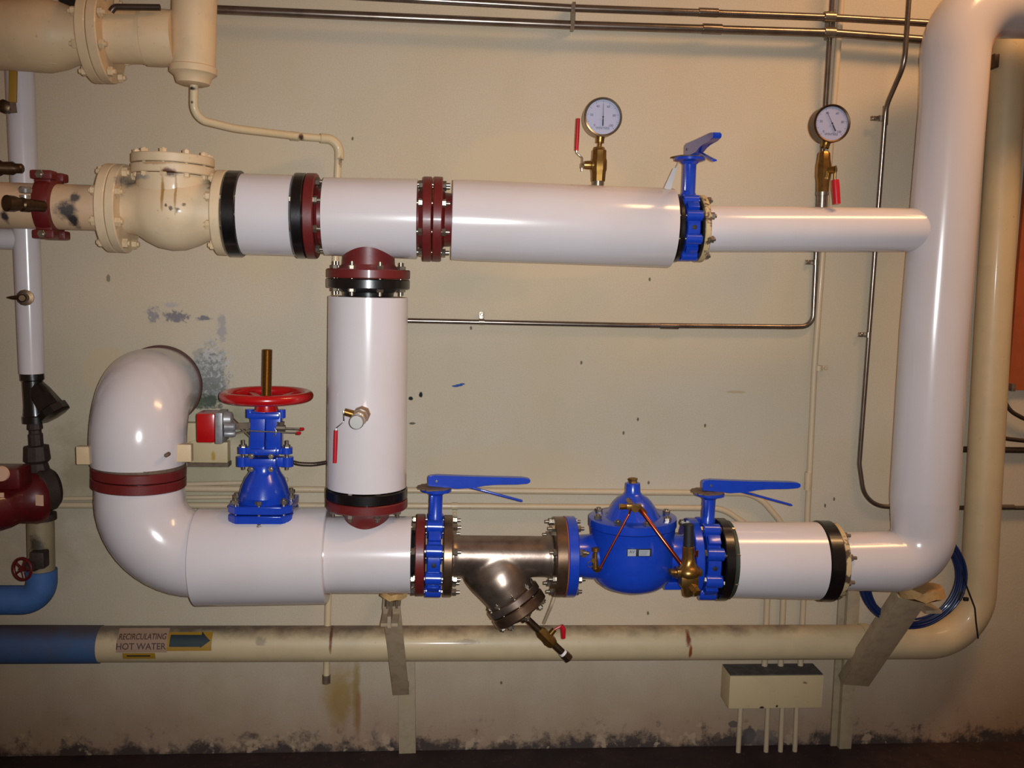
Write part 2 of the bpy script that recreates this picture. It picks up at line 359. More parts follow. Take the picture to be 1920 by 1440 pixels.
def text_bm(s, size, origin, X, Yv, th=.0006, align='CENTER', squash=1):
    c = bpy.data.curves.new('t', 'FONT'); c.body = s; c.size = size; c.align_x = align; c.align_y = 'CENTER'; c.extrude = th; c.offset = size*.012
    o = bpy.data.objects.new('t', c); COL.objects.link(o); dg = bpy.context.evaluated_depsgraph_get(); me = bpy.data.meshes.new_from_object(o.evaluated_get(dg))
    bm = bmesh.new(); bm.from_mesh(me); bpy.data.objects.remove(o); bpy.data.curves.remove(c); bpy.data.meshes.remove(me)
    N = X.cross(Yv)
    for v in bm.verts: v.co = Vector(origin)+X*v.co.x*squash+Yv*v.co.y+N*v.co.z
    return bm
def merge(dst, src):
    me = bpy.data.meshes.new('t'); src.to_mesh(me); src.free(); dst.from_mesh(me); bpy.data.meshes.remove(me); return dst

# ------------------------------------------------------------------ the setting
def struct(name, bm, mat):
    o = bpy.data.objects.new(name, finish(name, bm, mat)); COL.objects.link(o); o['kind'] = 'structure'; return o
struct('wall_back', box(new(), (0, .1, 2.1), 10, .2, 4.2), 'wall')
struct('floor', box(new(), (0, -3, -.05), 10, 6.0, .1), 'floor')

# ================================================================== UPPER LINE
# --- old painted pipe with the grooved coupling
a = Ax(-500, 370.5, 186, 390)
t = T('steel_pipe', 'old beige steel pipe with peeling paint entering from left edge', 'pipe', a.O)
a.jacket(t, [(-500, 44), (190, 42)], 'beige_peel', 'pipe')
b = Ax(72, 385, 118, 387)
t = T('pipe_coupling', 'dark red grooved pipe coupling with two bolted lugs', 'coupling', b.O)
g = new(); b.lathe(g, [(78, 46), (80, 53), (88, 55), (101, 55), (109, 53), (111, 46)])
c = b.at(95); s = S(c)
for sg in (1, -1):
    box(g, c+Z_*(sg*54*s)+Y_*(-.045)+X_*(0), 40*s, .05, 17*s, ch=.008)
    box(g, c+Z_*(sg*54*s)+Y_*(.045), 40*s, .05, 17*s, ch=.008)
    box(g, c+Z_*(sg*46*s)+Y_*(-.02), 30*s, .08, 14*s, ch=.006)
hs = t.part('housing', g, 'red')
me = bolt_mesh(.135, .014, 'zinc', .006)
for sg in (1, -1): t.inst('bolt', me, c+Z_*(sg*54*s), Z_.rotation_difference(-Y_), hs)

# --- check valve
a = Ax(200, 390, 430, 400)
t = T('check_valve', 'large beige swing check valve with rust streaks and bolted top cover', 'valve', a.at(325)-Z_*.15)
f1 = a.flange(t, 204, 222, 82, 'check'); a.bolts(t, f1, 204, 240, 70, stud=.006, mat='beige', nut=.016)
a.flange(t, 223, 240, 82, 'check'); f3 = a.flange(t, 410, 428, 79, 'check'); a.bolts(t, f3, 410, 430, 66, stud=.006, mat='beige', nut=.016)
g = new(); a.lathe(g, [(186, 40), (238, 46), (262, 50), (278, 60), (300, 70), (325, 74), (350, 72), (372, 64), (392, 54), (412, 48), (425, 44)])
v = Ax(325, 396, 325, 284)
v.lathe(g, [(430, 30), (415, 52), (396, 64), (345, 66), (330, 66)])
bd = t.part('body', g, 'check')
g = new(); v.disc(g, 312, 329, 75); g2 = v.disc(new(), 293, 310, 74); merge(g, g2); v.lathe(g, [(312, 60), (309, 60)])
cv = t.part('cover', g, 'check'); v.bolts(t, cv, 329, 293, 64, 10, stud=.002, mat='beige', nut=.012)

# --- spool, upper tee, long insulated section
a = Ax(428, 401, 812, 411.5)
t = T('pipe_spool', 'short white jacketed pipe spool between two black flanges, next to check valve', 'pipe', a.at(500)-Z_*.13)
f = a.flange(t, 431, 456, 80, 'black'); a.bolts(t, f, 433, 452, 68, stud=.004, nut=.012)
a.jacket(t, rim(456, 553, 75)); a.flange(t, 556, 576, 79, 'black')
t = T('pipe_tee', 'white jacketed upper pipe tee with dark red flanges and downward branch', 'pipe tee', a.at(690)-Z_*.13)
f = a.flange(t, 577, 596, 79, 'red'); a.bolts(t, f, 556, 596, 67)
g = new(); a.lathe(g, [(594, 60), (600, 52), (620, 50)]); a.lathe(g, [(770, 50), (786, 52), (794, 60)]); t.part('pipe', g, 'red', None, 'dark red hub')
a.jacket(t, rim(609, 783, 72, 74))
f = a.flange(t, 793, 810, 78.5, 'red'); a.bolts(t, f, 793, 829, 67)
v = Ax(692, 412, 691, 553)
g = new(); v.lathe(g, [(450, 47), (470, 47.5), (480, 48), (496, 49), (501, 53), (506, 60)])
t.part('branch_neck', g, 'red'); f = v.flange(t, 505, 522, 77.5, 'red'); v.bolts(t, f, 505, 540, 66, nut=.0125)
a = Ax(811, 411, 1266, 428.5)
t = T('insulated_pipe', 'long white jacketed upper pipe section carrying a pressure gauge', 'pipe', a.at(1050)-Z_*.13)
f = a.flange(t, 812, 829, 78.5, 'red', None, 'dark red flange')
g = new(); a.lathe(g, [(828, 58), (834, 50), (860, 48)]); t.part('pipe', g, 'red', None, 'dark red hub')
a.jacket(t, [(847, 60), (847, 73), (848, 74), (880, 75), (1050, 74), (1256, 73.5), (1257, 73), (1257, 60)])

# --- butterfly valves
def butterfly(label, ax, u0, u1, r, ntop, lev, tagd=False, plate_r=.052):
    c = ax.at((u0+u1)/2); s = S(c); R = r*s; D = ax.D; up = (Z_-D*Z_.dot(D)).normalized(); hw = (ax.t(u1)-ax.t(u0))/2
    t = T('butterfly_valve', label, 'valve', c-up*R)
    g = new(); disc(g, c, D, -hw*.8, hw*.8, R*.86, 64); x, y = frame(D)
    for i in range(8):
        an = math.pi/8+math.pi/4*i; p = c+(x*math.cos(an)+y*math.sin(an))*R*.87
        disc(g, p, D, -hw, hw, R*.16, 20)
        if i % 2 == 0: box(g, c+(x*math.cos(an+math.pi/8)+y*math.sin(an+math.pi/8))*R*.86, hw*1.5, R*.25, R*.2, D, (x*-math.sin(an+math.pi/8)+y*math.cos(an+math.pi/8)), (x*math.cos(an+math.pi/8)+y*math.sin(an+math.pi/8)), .004)
    body = t.part('body', g, 'blue')
    bolts(t, body, c, D, -hw-.028, hw+.028, R*.87, 8, stud=.006, nut=.0125)
    g = new(); lathe(g, c-Y_*(R*.86), -Y_, [(0, .008), (.004, .008), (.0045, .005)], 16); t.part('plug', g, 'ink', body)
    top = P(ax.a[0]+(ax.b[0]-ax.a[0])*((u0+u1)/2-ax.a[0])/(ax.b[0]-ax.a[0]), ntop, ax.Y); hgt = (top-c).dot(up)
    g = new(); lathe(g, c, up, [(R*.7, .026), (R*1.0, .026), (R*1.05, .023), (hgt-.012, .023), (hgt-.004, .032), (hgt, .034)], 24)
    box(g, c+up*((R+hgt)/2)-D*.014+Y_*-.012, .012, .03, hgt-R*1.15, D, Y_, up, .003)
    nk = t.part('neck', g, 'blue')
    g = new(); lathe(g, c, up, [(hgt-.003, .036), (hgt+.002, plate_r), (hgt+.010, plate_r), (hgt+.012, plate_r-.003)], 32); t.part('top_plate', g, 'blue')
    L = lev; side = L.cross(up).normalized()
    g = new(); o = c+up*(hgt+.014); out = []
    for i in range(15):
        an = math.radians(-70+140*i/14)+(math.pi)
        out.append(o+(L*math.cos(an)+side*math.sin(an))*(.066 if i % 2 else .060))
    for i in range(7):
        an = math.radians(-50+100*i/6); out.append(o+(L*math.cos(an)+side*math.sin(an))*.05)
    prism(g, out, up, .004); t.part('notch_plate', g, 'dusty', None, 'dusty grey notched plate')
    g = new(); pr = [(-.028, .0), (-.03, .030), (-.024, .036), (.0, .038), (.06, .036), (.13, .034), (.29, .031), (.315, .028), (.322, .020), (.316, .011), (.28, .008), (.2, .009), (.165, .003), (.12, -.006), (.07, -.009), (.03, -.004)]
    o = c+up*(hgt+.020); b2 = new(); prism(b2, [o+L*l+up*z for l, z in pr], side, .026)
    bmesh.ops.bevel(b2, geom=b2.edges[:], offset=.0025, segments=2, affect='EDGES'); merge(g, b2)
    lv = t.part('lever', g, 'blue')
    g = new(); lathe(g, o+L*.0+up*.018-side*0, side, [(-.0155, .004), (.0155, .004)], 10); t.part('pin', g, 'zinc', lv)
    g = new(); tube(g, [o+L*.10-up*.002, o+L*.15-up*.014, o+L*.295-up*.052], .0042, 0, 10); bar(g, o+L*.15-up*.014, o+L*.297-up*.0525, .016, .005, side, .001)
    t.part('latch_trigger', g, 'blue')
    return t, c, up, hgt
a = Ax(1262, 428, 1325, 429.5)
t, c, up, hgt = butterfly('blue butterfly valve on upper line with lever pointing at viewer', a, 1273, 1303, 63, 302, -Y_)
g = new(); q = c+up*(hgt-.01); tube(g, [q-X_*.045-Y_*.03, q-X_*.055-Y_*.035-Z_*.02], .0015, 0, 6)
prism(g, [q+Vector(k) for k in ((-.050, -.035, -.015), (-.064, -.036, -.020), (-.093, -.04, -.085), (-.070, -.04, -.093))], Y_, .0012)
t.part('tag', g, 'tag', None, 'translucent hanging tag')
t = T('gasket_ring', 'black ring between long white jacket and upper blue valve', 'flange', a.at(1266)-Z_*.11); a.flange(t, 1262, 1271, 63, 'black')
# --- smaller pipe to the riser
b = Ax(1303, 429, 1745, 431.5)
t = T('branch_pipe', 'slimmer white pipe running from upper blue valve to the riser', 'pipe', b.at(1500)-Z_*.08)
g = new(); b.disc(g, 1302, 1307, 62); t.part('gasket', g, 'black')
f = b.flange(t, 1307, 1318, 62, 'beige_flange', None, 'chipped beige flange'); b.bolts(t, f, 1304, 1318, 54, stud=.003, nut=.012)
b.jacket(t, [(1316, 42.5), (1322, 43), (1500, 42), (1765, 40)])

# ================================================================== RISER
t = T('riser_pipe', 'tall glossy white riser pipe with elbows at top and bottom', 'pipe', P(1728, 1105, YP))
A0, A1, A2, A3 = P(1572, 1052, YP), P(1731, 1052, YP), P(1795, 6, YP), P(2400, 12, YP)
s = S(A1)
t.part('insulation_jacket', tube(new(), [A0, A1, P(1733, 930, YP), P(1752, 620, YP), P(1786, 200, YP), A2, A3], [53*s, 57*s, 60*s, 59*s, 56*s, 58*s, 58*s], [0, .14, .3, 0, 0, .17, 0], 56), 'white')
t = T('cut_insulation', 'ragged tan foam insulation under the riser bottom elbow', 'insulation', P(1722, 1120, YP))
random.seed(8); g = new(); c = P(1722, 1106, YP); s = S(c)
for k in range(2):
    pass
lp = [(c+Vector((math.cos(i*.45)*(46+random.uniform(-7, 7))*s, math.sin(i*.45)*.07, random.uniform(-.006, .008)))) for i in range(14)]
hull(g, [p-Z_*.022+X_*.012 for p in lp], [p+Z_*.012 for p in lp]); t.part('foam_pad', g, 'foam')

# ================================================================== GAUGES
def gauge(label, gx, gy, R, needle, vx, vtop, vbot, brass, grp=None):
    yaw = 0
    c = P(gx, gy, YP); s = S(c); r = R*s; n = Vector((math.sin(yaw), -math.cos(yaw), 0)); rx = Vector((math.cos(yaw), math.sin(yaw), 0))
    t = T('pressure_gauge', label, 'gauge', P(vx, vtop, YP))
    g = new(); lathe(g, c-n*.026, n, [(-.018, r*.5), (-.014, r*.92), (-.010, r*.97), (.03, r*.97), (.034, r), (.046, r), (.049, r*.96), (.046, r*.88), (.040, r*.88)], 48)
    cs = t.part('case', g, 'bronze' if brass else 'zinc')
    g = new(); d0 = c+n*.0150; lathe(g, d0, n, [(0, r*.88), (.001, r*.88)], 48); dl = t.part('dial', g, 'dial')
    g = new(); o = d0+n*.0013
    for i in range(41):
        an = math.radians(225-270*i/40); d = rx*math.cos(an)+Z_*math.sin(an); k = .74 if i % 4 == 0 else .79
        bar(g, o+d*r*k, o+d*r*.84, .0012 if i % 4 == 0 else .0006, .0003, rx*-math.sin(an)+Z_*math.cos(an))
    for i in range(0, 6):
        an = math.radians(225-270*i/5); d = rx*math.cos(an)+Z_*math.sin(an); merge(g, text_bm(str(i*20), r*.17, o+d*r*.60, rx, Z_, .0002))
    merge(g, text_bm('WINTERS', r*.17, o-Z_*r*.56, rx, Z_, .0002)); t.part('printed_scale', g, 'cover', dl)
    an = math.radians(needle); d = rx*math.cos(an)+Z_*math.sin(an); sd = rx*-math.sin(an)+Z_*math.cos(an)
    g = new(); prism(g, [o+n*.003+d*(l*r)+sd*w_ for l, w_ in ((-.45, .0022), (-.15, .0022), (-.05, .001), (.68, .0006), (.68, -.0006), (-.05, -.001), (-.15, -.0022), (-.45, -.0022))], n, .0008)
    lathe(g, o+n*.003, n, [(0, .003), (.002, .003)], 12); t.part('needle', g, 'ink')
    v = Ax(gx-3 if not brass else gx-6, gy+R-4, vx, vtop+2)
    g = new(); v.lathe(g, [(gy+R-4, 9), (gy+R+9, 7.5), (gy+R+9, 8), (vtop-10, 8), (vtop-10, 4), (vtop+2, 4)], 12); t.part('stem', g, 'brass')
    return t
gauge('round pressure gauge above the long white pipe, needle straight up', 1129, 221, 36, 90, 1124, 278, 350, False)
gauge('round pressure gauge at right above slim pipe, needle leaning left', 1556, 233, 35, 118, 1546, 276, 385, True)
def lever_handle(t, p0, pts, w1=.010, ins=None):
    g = new()
    for i in range(len(pts)-1): bar(g, pts[i], pts[i+1], w1, .003, Y_, .0006)
    h = t.part('handle', g, 'chrome', None, 'steel lever strip')
    g = new(); d = (pts[-1]-pts[-2]); q = pts[-2]+d*.06; tube(g, [q, q+d*.3, pts[-1]+d*.03], [ins or .0062, (ins or .0062)*1.1, ins or .0062], 0, 12); t.part('grip', g, 'grip', h, 'red vinyl grip'); return h
t = T('ball_valve', 'brass ball valve under left gauge with long upright red handle', 'valve', P(1121, 352, YP))
v = Ax(1121, 356, 1124, 274)
g = new(); v.lathe(g, [(358, 11), (337, 11)], 24); t.part('nipple', g, 'zinc', None, 'galvanised nipple')
g = new(); v.lathe(g, [(340, 13), (323, 14), (318, 15.5), (302, 15.5), (297, 14), (282, 13.5), (280, 11)], 8, .39)
v.lathe(g, [(281, 11), (276, 10)], 6); c = v.at(310); s = S(c); lathe(g, c, -X_, [(0, .018), (14*s, .018), (15*s, .014), (21*s, .014), (28*s, .012)], 16); t.part('body', g, 'brass')
lever_handle(t, c, [P(1091, 321, YP), P(1092, 296, YP), P(1081, 286, YP), P(1084, 224, YP)])
g = new(); lathe(g, P(1094, 311, YP), -X_, [(0, .009), (.009, .009)], 6); t.part('nut', g, 'zinc')
t = T('ball_valve', 'small brass ball valve under right gauge with red handle hanging down', 'valve', P(1541, 386, YP))
v = Ax(1541, 390, 1546, 270)
g = new(); v.lathe(g, [(392, 10), (360, 10)], 20); v.lathe(g, [(366, 11.5), (360, 11.5)], 20); t.part('nipple', g, 'zinc', None, 'shiny galvanised nipple')
g = new(); v.lathe(g, [(362, 11), (340, 12), (330, 14), (310, 14), (300, 12), (288, 11), (284, 8)], 8, .39); c = v.at(320)
lathe(g, c, (-Y_*.8+X_*.6), [(0, .012), (.045, .012)], 14); t.part('body', g, 'brass')
lever_handle(t, c, [c+Vector((.022, -.045, .012)), c+Vector((.022, -.048, -.03)), c+Vector((.030, -.056, -.112))], .014, .012)

# ================================================================== VERTICAL BRANCH
v = Ax(691, 520, 687, 985)
t = T('vertical_pipe', 'white jacketed vertical pipe joining upper tee to lower tee', 'pipe', v.at(940))
v.flange(t, 523, 541, 77.5, 'black', None, 'glossy black top flange')
g = new(); v.lathe(g, [(540, 60), (548, 48), (560, 46)]); t.part('hub', g, 'black')
v.jacket(t, rim(556, 911, 74, 74, 2)); f = v.flange(t, 913, 932, 76, 'black', None, 'black bottom flange'); v.bolts(t, f, 913, 951, 64, nut=.0125)
t = T('ball_valve', 'nickel capped ball valve on vertical pipe with red handle down', 'valve', P(668, 783, -.52))
c = P(680, 775, YP-.12); e = P(668, 792, YP-.30); d = (e-c).normalized(); L = (e-c).length
g = new(); lathe(g, c, d, [(0, .027), (L*.2, .027), (L*.25, .023), (L*.42, .025), (L*.55, .025), (L*.62, .022), (L*.8, .024)], 8); m_ = c+d*L*.35
h0 = P(646, 772, m_.y); lathe(g, m_, (h0-m_), [(0, .014), ((h0-m_).length, .012)], 12); t.part('body', g, 'brass')
g = new(); lathe(g, c, d, [(L*.78, .021), (L*.8, .0225), (L*.98, .0225), (L, .020)], 24); t.part('plug', g, 'nickel', None, 'nickel end plug')
lever_handle(t, c, [P(644, 770, m_.y), P(645, 790, m_.y), P(630, 803, m_.y), P(628, 866, m_.y)])

# ================================================================== LOWER LINE
# upper elbow from wall
cx = P(262, 860, YP); wz = P(300, 722, 0).z
t = T('wall_elbow', 'big white elbow coming out of the wall and turning down', 'pipe elbow', P(262, 880, YP))
s = S(cx); r = 85*s
t.part('insulation_jacket', tube(new(), [Vector((cx.x-.035, -.01, wz)), Vector((cx.x, YP, wz)), P(260, 869, YP)], [r*.93, r*1.01, r*.985], [0, .155, 0], 64), 'white')
g = new(); lathe(g, Vector((cx.x-.035, 0, wz)), -Y_, [(0, r*.985), (.02, r*.985), (.02, r*.85)], 64); t.part('escutcheon_ring', g, simple('brown_ring', '4a2214', .5), None, 'brown ring against the wall')
for (x, y, Yd) in ((313, 853, -.5), (178, 853, -.44)):
    g = new(); p = P(x, y, Yd); lathe(g, p+Y_*.02, -Y_, [(0, .007), (.028, .007), (.031, .004)], 8); t.part('screw', g, 'dusty')
t = T('pipe_clamp', 'beige riser clamp with square ears either side of the elbow', 'clamp', P(262, 870, YP))
for (x0, x1, y0, y1) in ((145, 190, 836, 870), (325, 361, 832, 865)):
    p, q = P(x0, y0, -.42), P(x1, y1, -.42); g = new(); box(g, (p+q)/2, abs(q.x-p.x), .03, abs(p.z-q.z), ch=.004); t.part('ear', g, 'beige')
v = Ax(262, 860, 261, 935)
t = T('pipe_flange', 'dark red flange pair on the elbow at left', 'flange', v.at(915))
g = new(); v.disc(g, 874, 891.5, 84); t.part('upper_flange', g, 'red'); g = new(); v.disc(g, 893, 911, 84); t.part('lower_flange', g, 'red')
g = new(); v.disc(g, 891, 894, 80); t.part('gasket', g, 'black'); g = new(); v.disc(g, 866, 874.5, 83); t.part('dark_rim', g, 'dusty', None, 'dark rim under jacket edge')  # last disc is a dark rim where jacket meets flange
t = T('bottom_elbow', 'big white elbow below the dark red flange turning right', 'pipe elbow', P(285, 1115, YP))
p1 = P(266, 1038, YP); s = S(p1)
t.part('insulation_jacket', tube(new(), [P(262, 900, YP), p1, P(380, 1039, YP)], [78*s, 80*s, 79*s], [0, .19, 0], 64), 'white')
a = Ax(371, 1044, 617, 1041)
t = T('insulated_valve_body', 'widest white jacket drum on lower line beneath the blue gate valve', 'pipe', a.at(490)-Z_*.16)
a.jacket(t, [(372, 78), (372, 89), (373.5, 91), (614, 90), (615.5, 88), (615.5, 70)])
a = Ax(612, 1040, 782, 1040)
t = T('pipe_tee', 'white jacketed lower pipe tee with dark red branch neck', 'pipe tee', a.at(690)-Z_*.13)
a.jacket(t, rim(612, 772, 71.5, 71.5)); g = new(); a.lathe(g, [(765, 50), (779, 55)]); t.part('hub', g, 'black')
f = a.flange(t, 780, 797, 76, 'red')
v = Ax(688, 920, 687, 1010)
f = v.flange(t, 933, 950, 76, 'red'); g = new(); v.lathe(g, [(948, 62), (955, 50), (965, 42), (980, 40), (1000, 42)]); t.part('branch_neck', g, 'red')
# lower butterfly 1
a = Ax(797, 1040, 848, 1041)
butterfly('blue butterfly valve between lower tee and strainer, lever to the right', a, 799, 829, 76, 921, X_)
# wye strainer
a = Ax(829, 1042, 1066, 1043.5)
t = T('wye_strainer', 'bare steel wye strainer with slanting basket barrel', 'strainer', P(905, 1080, YP))
f = a.flange(t, 831, 848, 76, 'steel_flange'); a.bolts(t, f, 779, 850, 67, nut=.0125)
f2 = a.flange(t, 1036, 1057, 74.5, 'steel_flange')
dY = -.02
v = Ax(898, 1026, 978, 1149, YP, YP-.04)
D = v.D; O = v.O; s = S(P(950, 1100, YP)); Lt = (v.E-O).length
g = new(); lathe(g, O, D, [(0*s, 10*s), (3*s, 34*s), (14*s, 50*s), (40*s, 58*s), (60*s, 56*s), (80*s, 51*s), (100*s, 47*s), (112*s, 46*s)], 64)
for v_ in g.verts:
    k_ = max(0, min(1, ((v_.co-O).dot(D)/s-5)/92)); k_ = .50+.50*k_*k_*(3-2*k_); v_.co.y = YP+(v_.co.y-YP)*k_
a.lathe(g, [(846, 42), (856, 38.5), (1025, 38), (1037, 42)], 64)
body = t.part('body', g, 'steel')
rm = body.modifiers.new('blend', 'REMESH'); rm.mode = 'VOXEL'; rm.voxel_size = .0035; rm.use_smooth_shade = True
sm = body.modifiers.new('soften', 'SMOOTH'); sm.factor = .8; sm.iterations = 28
g = new(); disc(g, O, D, 110*s, 124*s, 54*s, 64); bf = t.part('basket_flange', g, 'steel')
g = new(); disc(g, O, D, 126*s, 146*s, 54*s, 64, .005); lathe(g, O, D, [(144*s, 22*s), (155*s, 20*s)], 6)
cvr = t.part('basket_cover', g, 'steel_flange'); bolts(t, cvr, O, D, 108*s, 147*s, 45*s, 8, nut=.011, stud=.005)
# blow-down
t = T('blowdown_valve', 'small brass drain valve with short red lever below strainer', 'valve', P(1067, 1238, YP-.04))
O2 = O+D*150*s; E2 = P(1066, 1234, YP-.04); D2 = (E2-O2).normalized(); L2 = (E2-O2).length
g = new(); lathe(g, O2, D2, [(-.01, .012), (L2, .012)], 20); lathe(g, O2, D2, [(.0, .022), (.018, .022)], 6); t.part('nipple', g, 'bronze')
g = new(); lathe(g, O2, D2, [(L2*.35, .016), (L2*.4, .021), (L2*.5, .021), (L2*.56, .024), (L2*.64, .021), (L2*.68, .016)], 6)
m_ = O2+D2*L2*.53; up = (X_*.6+Z_*.75).normalized(); lathe(g, m_, up, [(0, .011), (.04, .009)], 12); t.part('body', g, 'brass')
g = new(); tube(g, [m_+up*.038, m_+up*.045+X_*.02+Z_*.008], .004, 0, 8); tube(g, [m_+up*.045+X_*.02+Z_*.01, m_+up*.04+X_*.03, m_+up*.03+X_*.038-Z_*.025], [.007, .009, .007], .01, 10); t.part('handle', g, 'grip', None, 'red lever')
g = new(); lathe(g, O2, D2, [(L2*.86, .0145), (L2*.9, .0145)], 20); t.part('tape_band', g, 'tape')
g = new(); lathe(g, O2, D2, [(L2*.9, .0165), (L2*1.02, .0165), (L2*1.03, .012)], 6); t.part('cap', g, 'bronze')
# thin tube behind the strainer flange
single('capillary_tube', tube(new(), [P(1041, 1092, -.3), P(1042, 1112, -.3), P(1034, 1135, -.3), P(1020, 1168, -.22)], .006, .03, 12), 'conduit_paint', 'thin beige tube hanging behind the strainer right flange', 'tube')

# --- control valve
a = Ax(1055, 1043, 1310, 1044)
t = T('control_valve', 'bulbous blue control valve with copper pilot tubing and brass cap', 'valve', P(1185, 1111, YP))
g = new(); a.disc(g, 1056, 1058.5, 75); t.part('gasket', g, 'gasket', None, 'thin orange gasket edge')
f = a.flange(t, 1058, 1077, 75, 'blue'); a.bolts(t, f, 1036, 1077, 65, nut=.0125)
f = a.flange(t, 1287, 1303, 73, 'blue'); a.bolts(t, f, 1285, 1303, 64, nut=.012, stud=.003)
g = new(); a.lathe(g, [(1074, 44), (1083, 40), (1110, 42), (1255, 42), (1278, 41), (1288, 46)], 64)
v = Ax(1184, 1118, 1187, 890)
v.lathe(g, [(1109, 19), (1107.5, 23), (1104, 26), (1101, 42), (1095, 57), (1087, 68), (1076, 75.5), (1060, 79), (1035, 79), (1010, 78), (1003, 78), (990, 79.5), (985, 80)], 72)
box(g, P(1257, 1092, YP), .06, .08, .028, ch=.004)
body = t.part('body', g, 'blue')
g = new(); v.lathe(g, [(984, 81), (983, 82), (969, 82), (968, 80), (967, 52), (960, 47), (950, 42), (940, 35), (933, 28), (927, 18), (922, 14.5), (906, 13.5), (905, 12)], 72); bn = t.part('bonnet', g, 'blue')
v.bolts(t, bn, 985, 968, 69, 8, phase=.2, nut=.0135, stud=.004)
g = new(); v.lathe(g, [(908, 9), (903, 8), (900, 8), (899, 9), (897, 9), (896, 7)], 6); t.part('cap', g, 'brass', None, 'brass stem cap')
# nameplates
yf = YP-.1475
p = P(1186, 1036, yf); fr = []
for (x0, x1, y0, y1, mt) in ((1177, 1192, 1030, 1042.5, 'paleplate'), (1198, 1218, 1031, 1042, 'paleplate')):
    A_, B_ = P(x0, y0, yf), P(x1, y1, yf); g = new(); box(g, (A_+B_)/2, B_.x-A_.x, .004, A_.z-B_.z); fr.append(t.part('nameplate', g, mt, body, 'small silver plate'))
A_, B_ = P(1176, 1029, yf+.003), P(1221, 1043, yf+.003); g = new(); box(g, (A_+B_)/2, B_.x-A_.x, .006, A_.z-B_.z, ch=.001); t.part('plate_backing', g, 'ink', body)
g = text_bm('AV', .015, P(1185, 1035, yf-.0024), X_, Z_, .0003)
for k in range(3):
    q0, q1 = P(1200, 1034+k*3, yf-.0024), P(1216-k*2, 1034+k*3, yf-.0024); bar(g, q0, q1, .0012, .0004, Z_)
t.part('lettering', g, 'cover', body)
# pilot tubing
YT = YP-.135
g = new(); c = P(1188, 950, YT); box(g, c, .05, .022, .018, ch=.004); lathe(g, c+Y_*.09, -Y_, [(0, .010), (.105, .010), (.108, .013), (.12, .013)], 8)
lathe(g, P(1178, 950, YT), -X_, [(0, .008), (.02, .010), (.03, .010)], 6); lathe(g, P(1198, 952, YT), (X_*.7-Z_*.7), [(0, .012), (.03, .012)], 6); t.part('tee_fitting', g, 'brass')
g = new(); tube(g, [P(1182, 953, YT), P(1180, 963, YP-.158), P(1125, 1066, YP-.165)], .0038, .01, 12); t.part('pilot_tube', g, 'copper', None, 'thin copper tube')
g = new(); tube(g, [P(1202, 957, YP-.145), P(1210, 968, YP-.165), P(1282, 1064, YP-.2)], .0066, .0, 14); t.part('pilot_tube', g, 'copper', None, 'thicker copper tube')
g = new(); c = P(1116, 1050, YP-.14); lathe(g, c+Z_*.03, -Z_, [(-.012, .012), (0, .013), (.004, .006), (.02, .007), (.045, .010), (.06, .010)], 10)
c = P(1120, 1071, YP-.15); tube(g, [P(1114, 1064, YP-.13), c, P(1126, 1063, YP-.16)], .008, .012, 10); lathe(g, P(1113, 1050, YP-.14), (X_*.2+Y_), [(-.01, .008), (.06, .008)], 8); t.part('needle_valve', g, 'brass')
g = new(); pts = [P(1107, 1058, YP-.145)+Vector((math.cos(k*math.pi/6)*.010, 0, math.sin(k*math.pi/6)*.010)) for k in range(12)]; tube(g, pts, .0013, 0, 6, True); t.part('wire_ring', g, 'zinc')
g = new(); c = P(1093, 1036, YP-.07); lathe(g, c, -Y_, [(0, .012), (.02, .012)], 6); lathe(g, c-Y_*.008, X_, [(0, .006), (.018, .006)], 10); t.part('plug', g, 'brass')
YB = YP-.21
v = Ax(1292, 985, 1290, 1115, YB)
g = new(); v.lathe(g, [(982, 7), (984, 9), (1027, 10)], 20); t.part('pilot_cap', g, 'ink', None, 'black plastic pilot cap')
g = new(); v.lathe(g, [(1024, 10), (1025, 11.5), (1045, 12), (1056, 14), (1062, 18), (1066, 22), (1072, 24), (1078, 22), (1082, 15), (1100, 14), (1106, 11), (1116, 9), (1118, 6)], 10)
c = v.at(1071); box(g, c, .085, .05, .022, ch=.006); c = v.at(1087); box(g, c, .06, .055, .045, ch=.01)
lathe(g, v.at(1073), -X_, [(.02, .009), (.058, .009), (.06, .006)], 8); lathe(g, v.at(1090), (X_*.35-Y_*.75-Z_*.45), [(0, .016), (.04, .016), (.042, .014), (.055, .014)], 6)
lathe(g, v.at(1090), Y_*.8-X_*.25, [(0, .012), (.11, .012)], 10); pb = t.part('pilot_body', g, 'brass', None, 'brown brass pilot body')
g = new(); q = v.at(1036)+X_*.024-Y_*.012; box(g, q, .008, .004, .022); t.part('pilot_clip', g, 'copper', pb)

# --- lower butterfly 2, spool and chipped flange
a = Ax(1305, 1046, 1362, 1047)
butterfly('blue butterfly valve right of the control valve with lever to the right', a, 1307, 1338, 75, 929, X_)
a = Ax(1338, 1048, 1572, 1052)
t = T('pipe_spool', 'white jacketed lower pipe spool between two black flanges near riser', 'pipe', a.at(1450)-Z_*.13)
f = a.flange(t, 1340, 1358, 76.5, 'black'); a.bolts(t, f, 1340, 1360, 68, nut=.011, stud=.003)
g = new(); a.disc(g, 1358, 1366, 72.5); t.part('band', g, 'darkgreen', None, 'dark green rubber edge')
a.jacket(t, rim(1365, 1530, 70.5, 72)); f = a.flange(t, 1531, 1556, 75, 'black')
t = T('pipe_flange', 'chipped beige flange with rusty studs beside the riser', 'flange', a.at(1562)-Z_*.12)
f = a.flange(t, 1556.5, 1567, 71, 'beige_flange'); a.bolts(t, f, 1545, 1567, 60, 8, nut=.0125, mat='dusty', stud=.014)

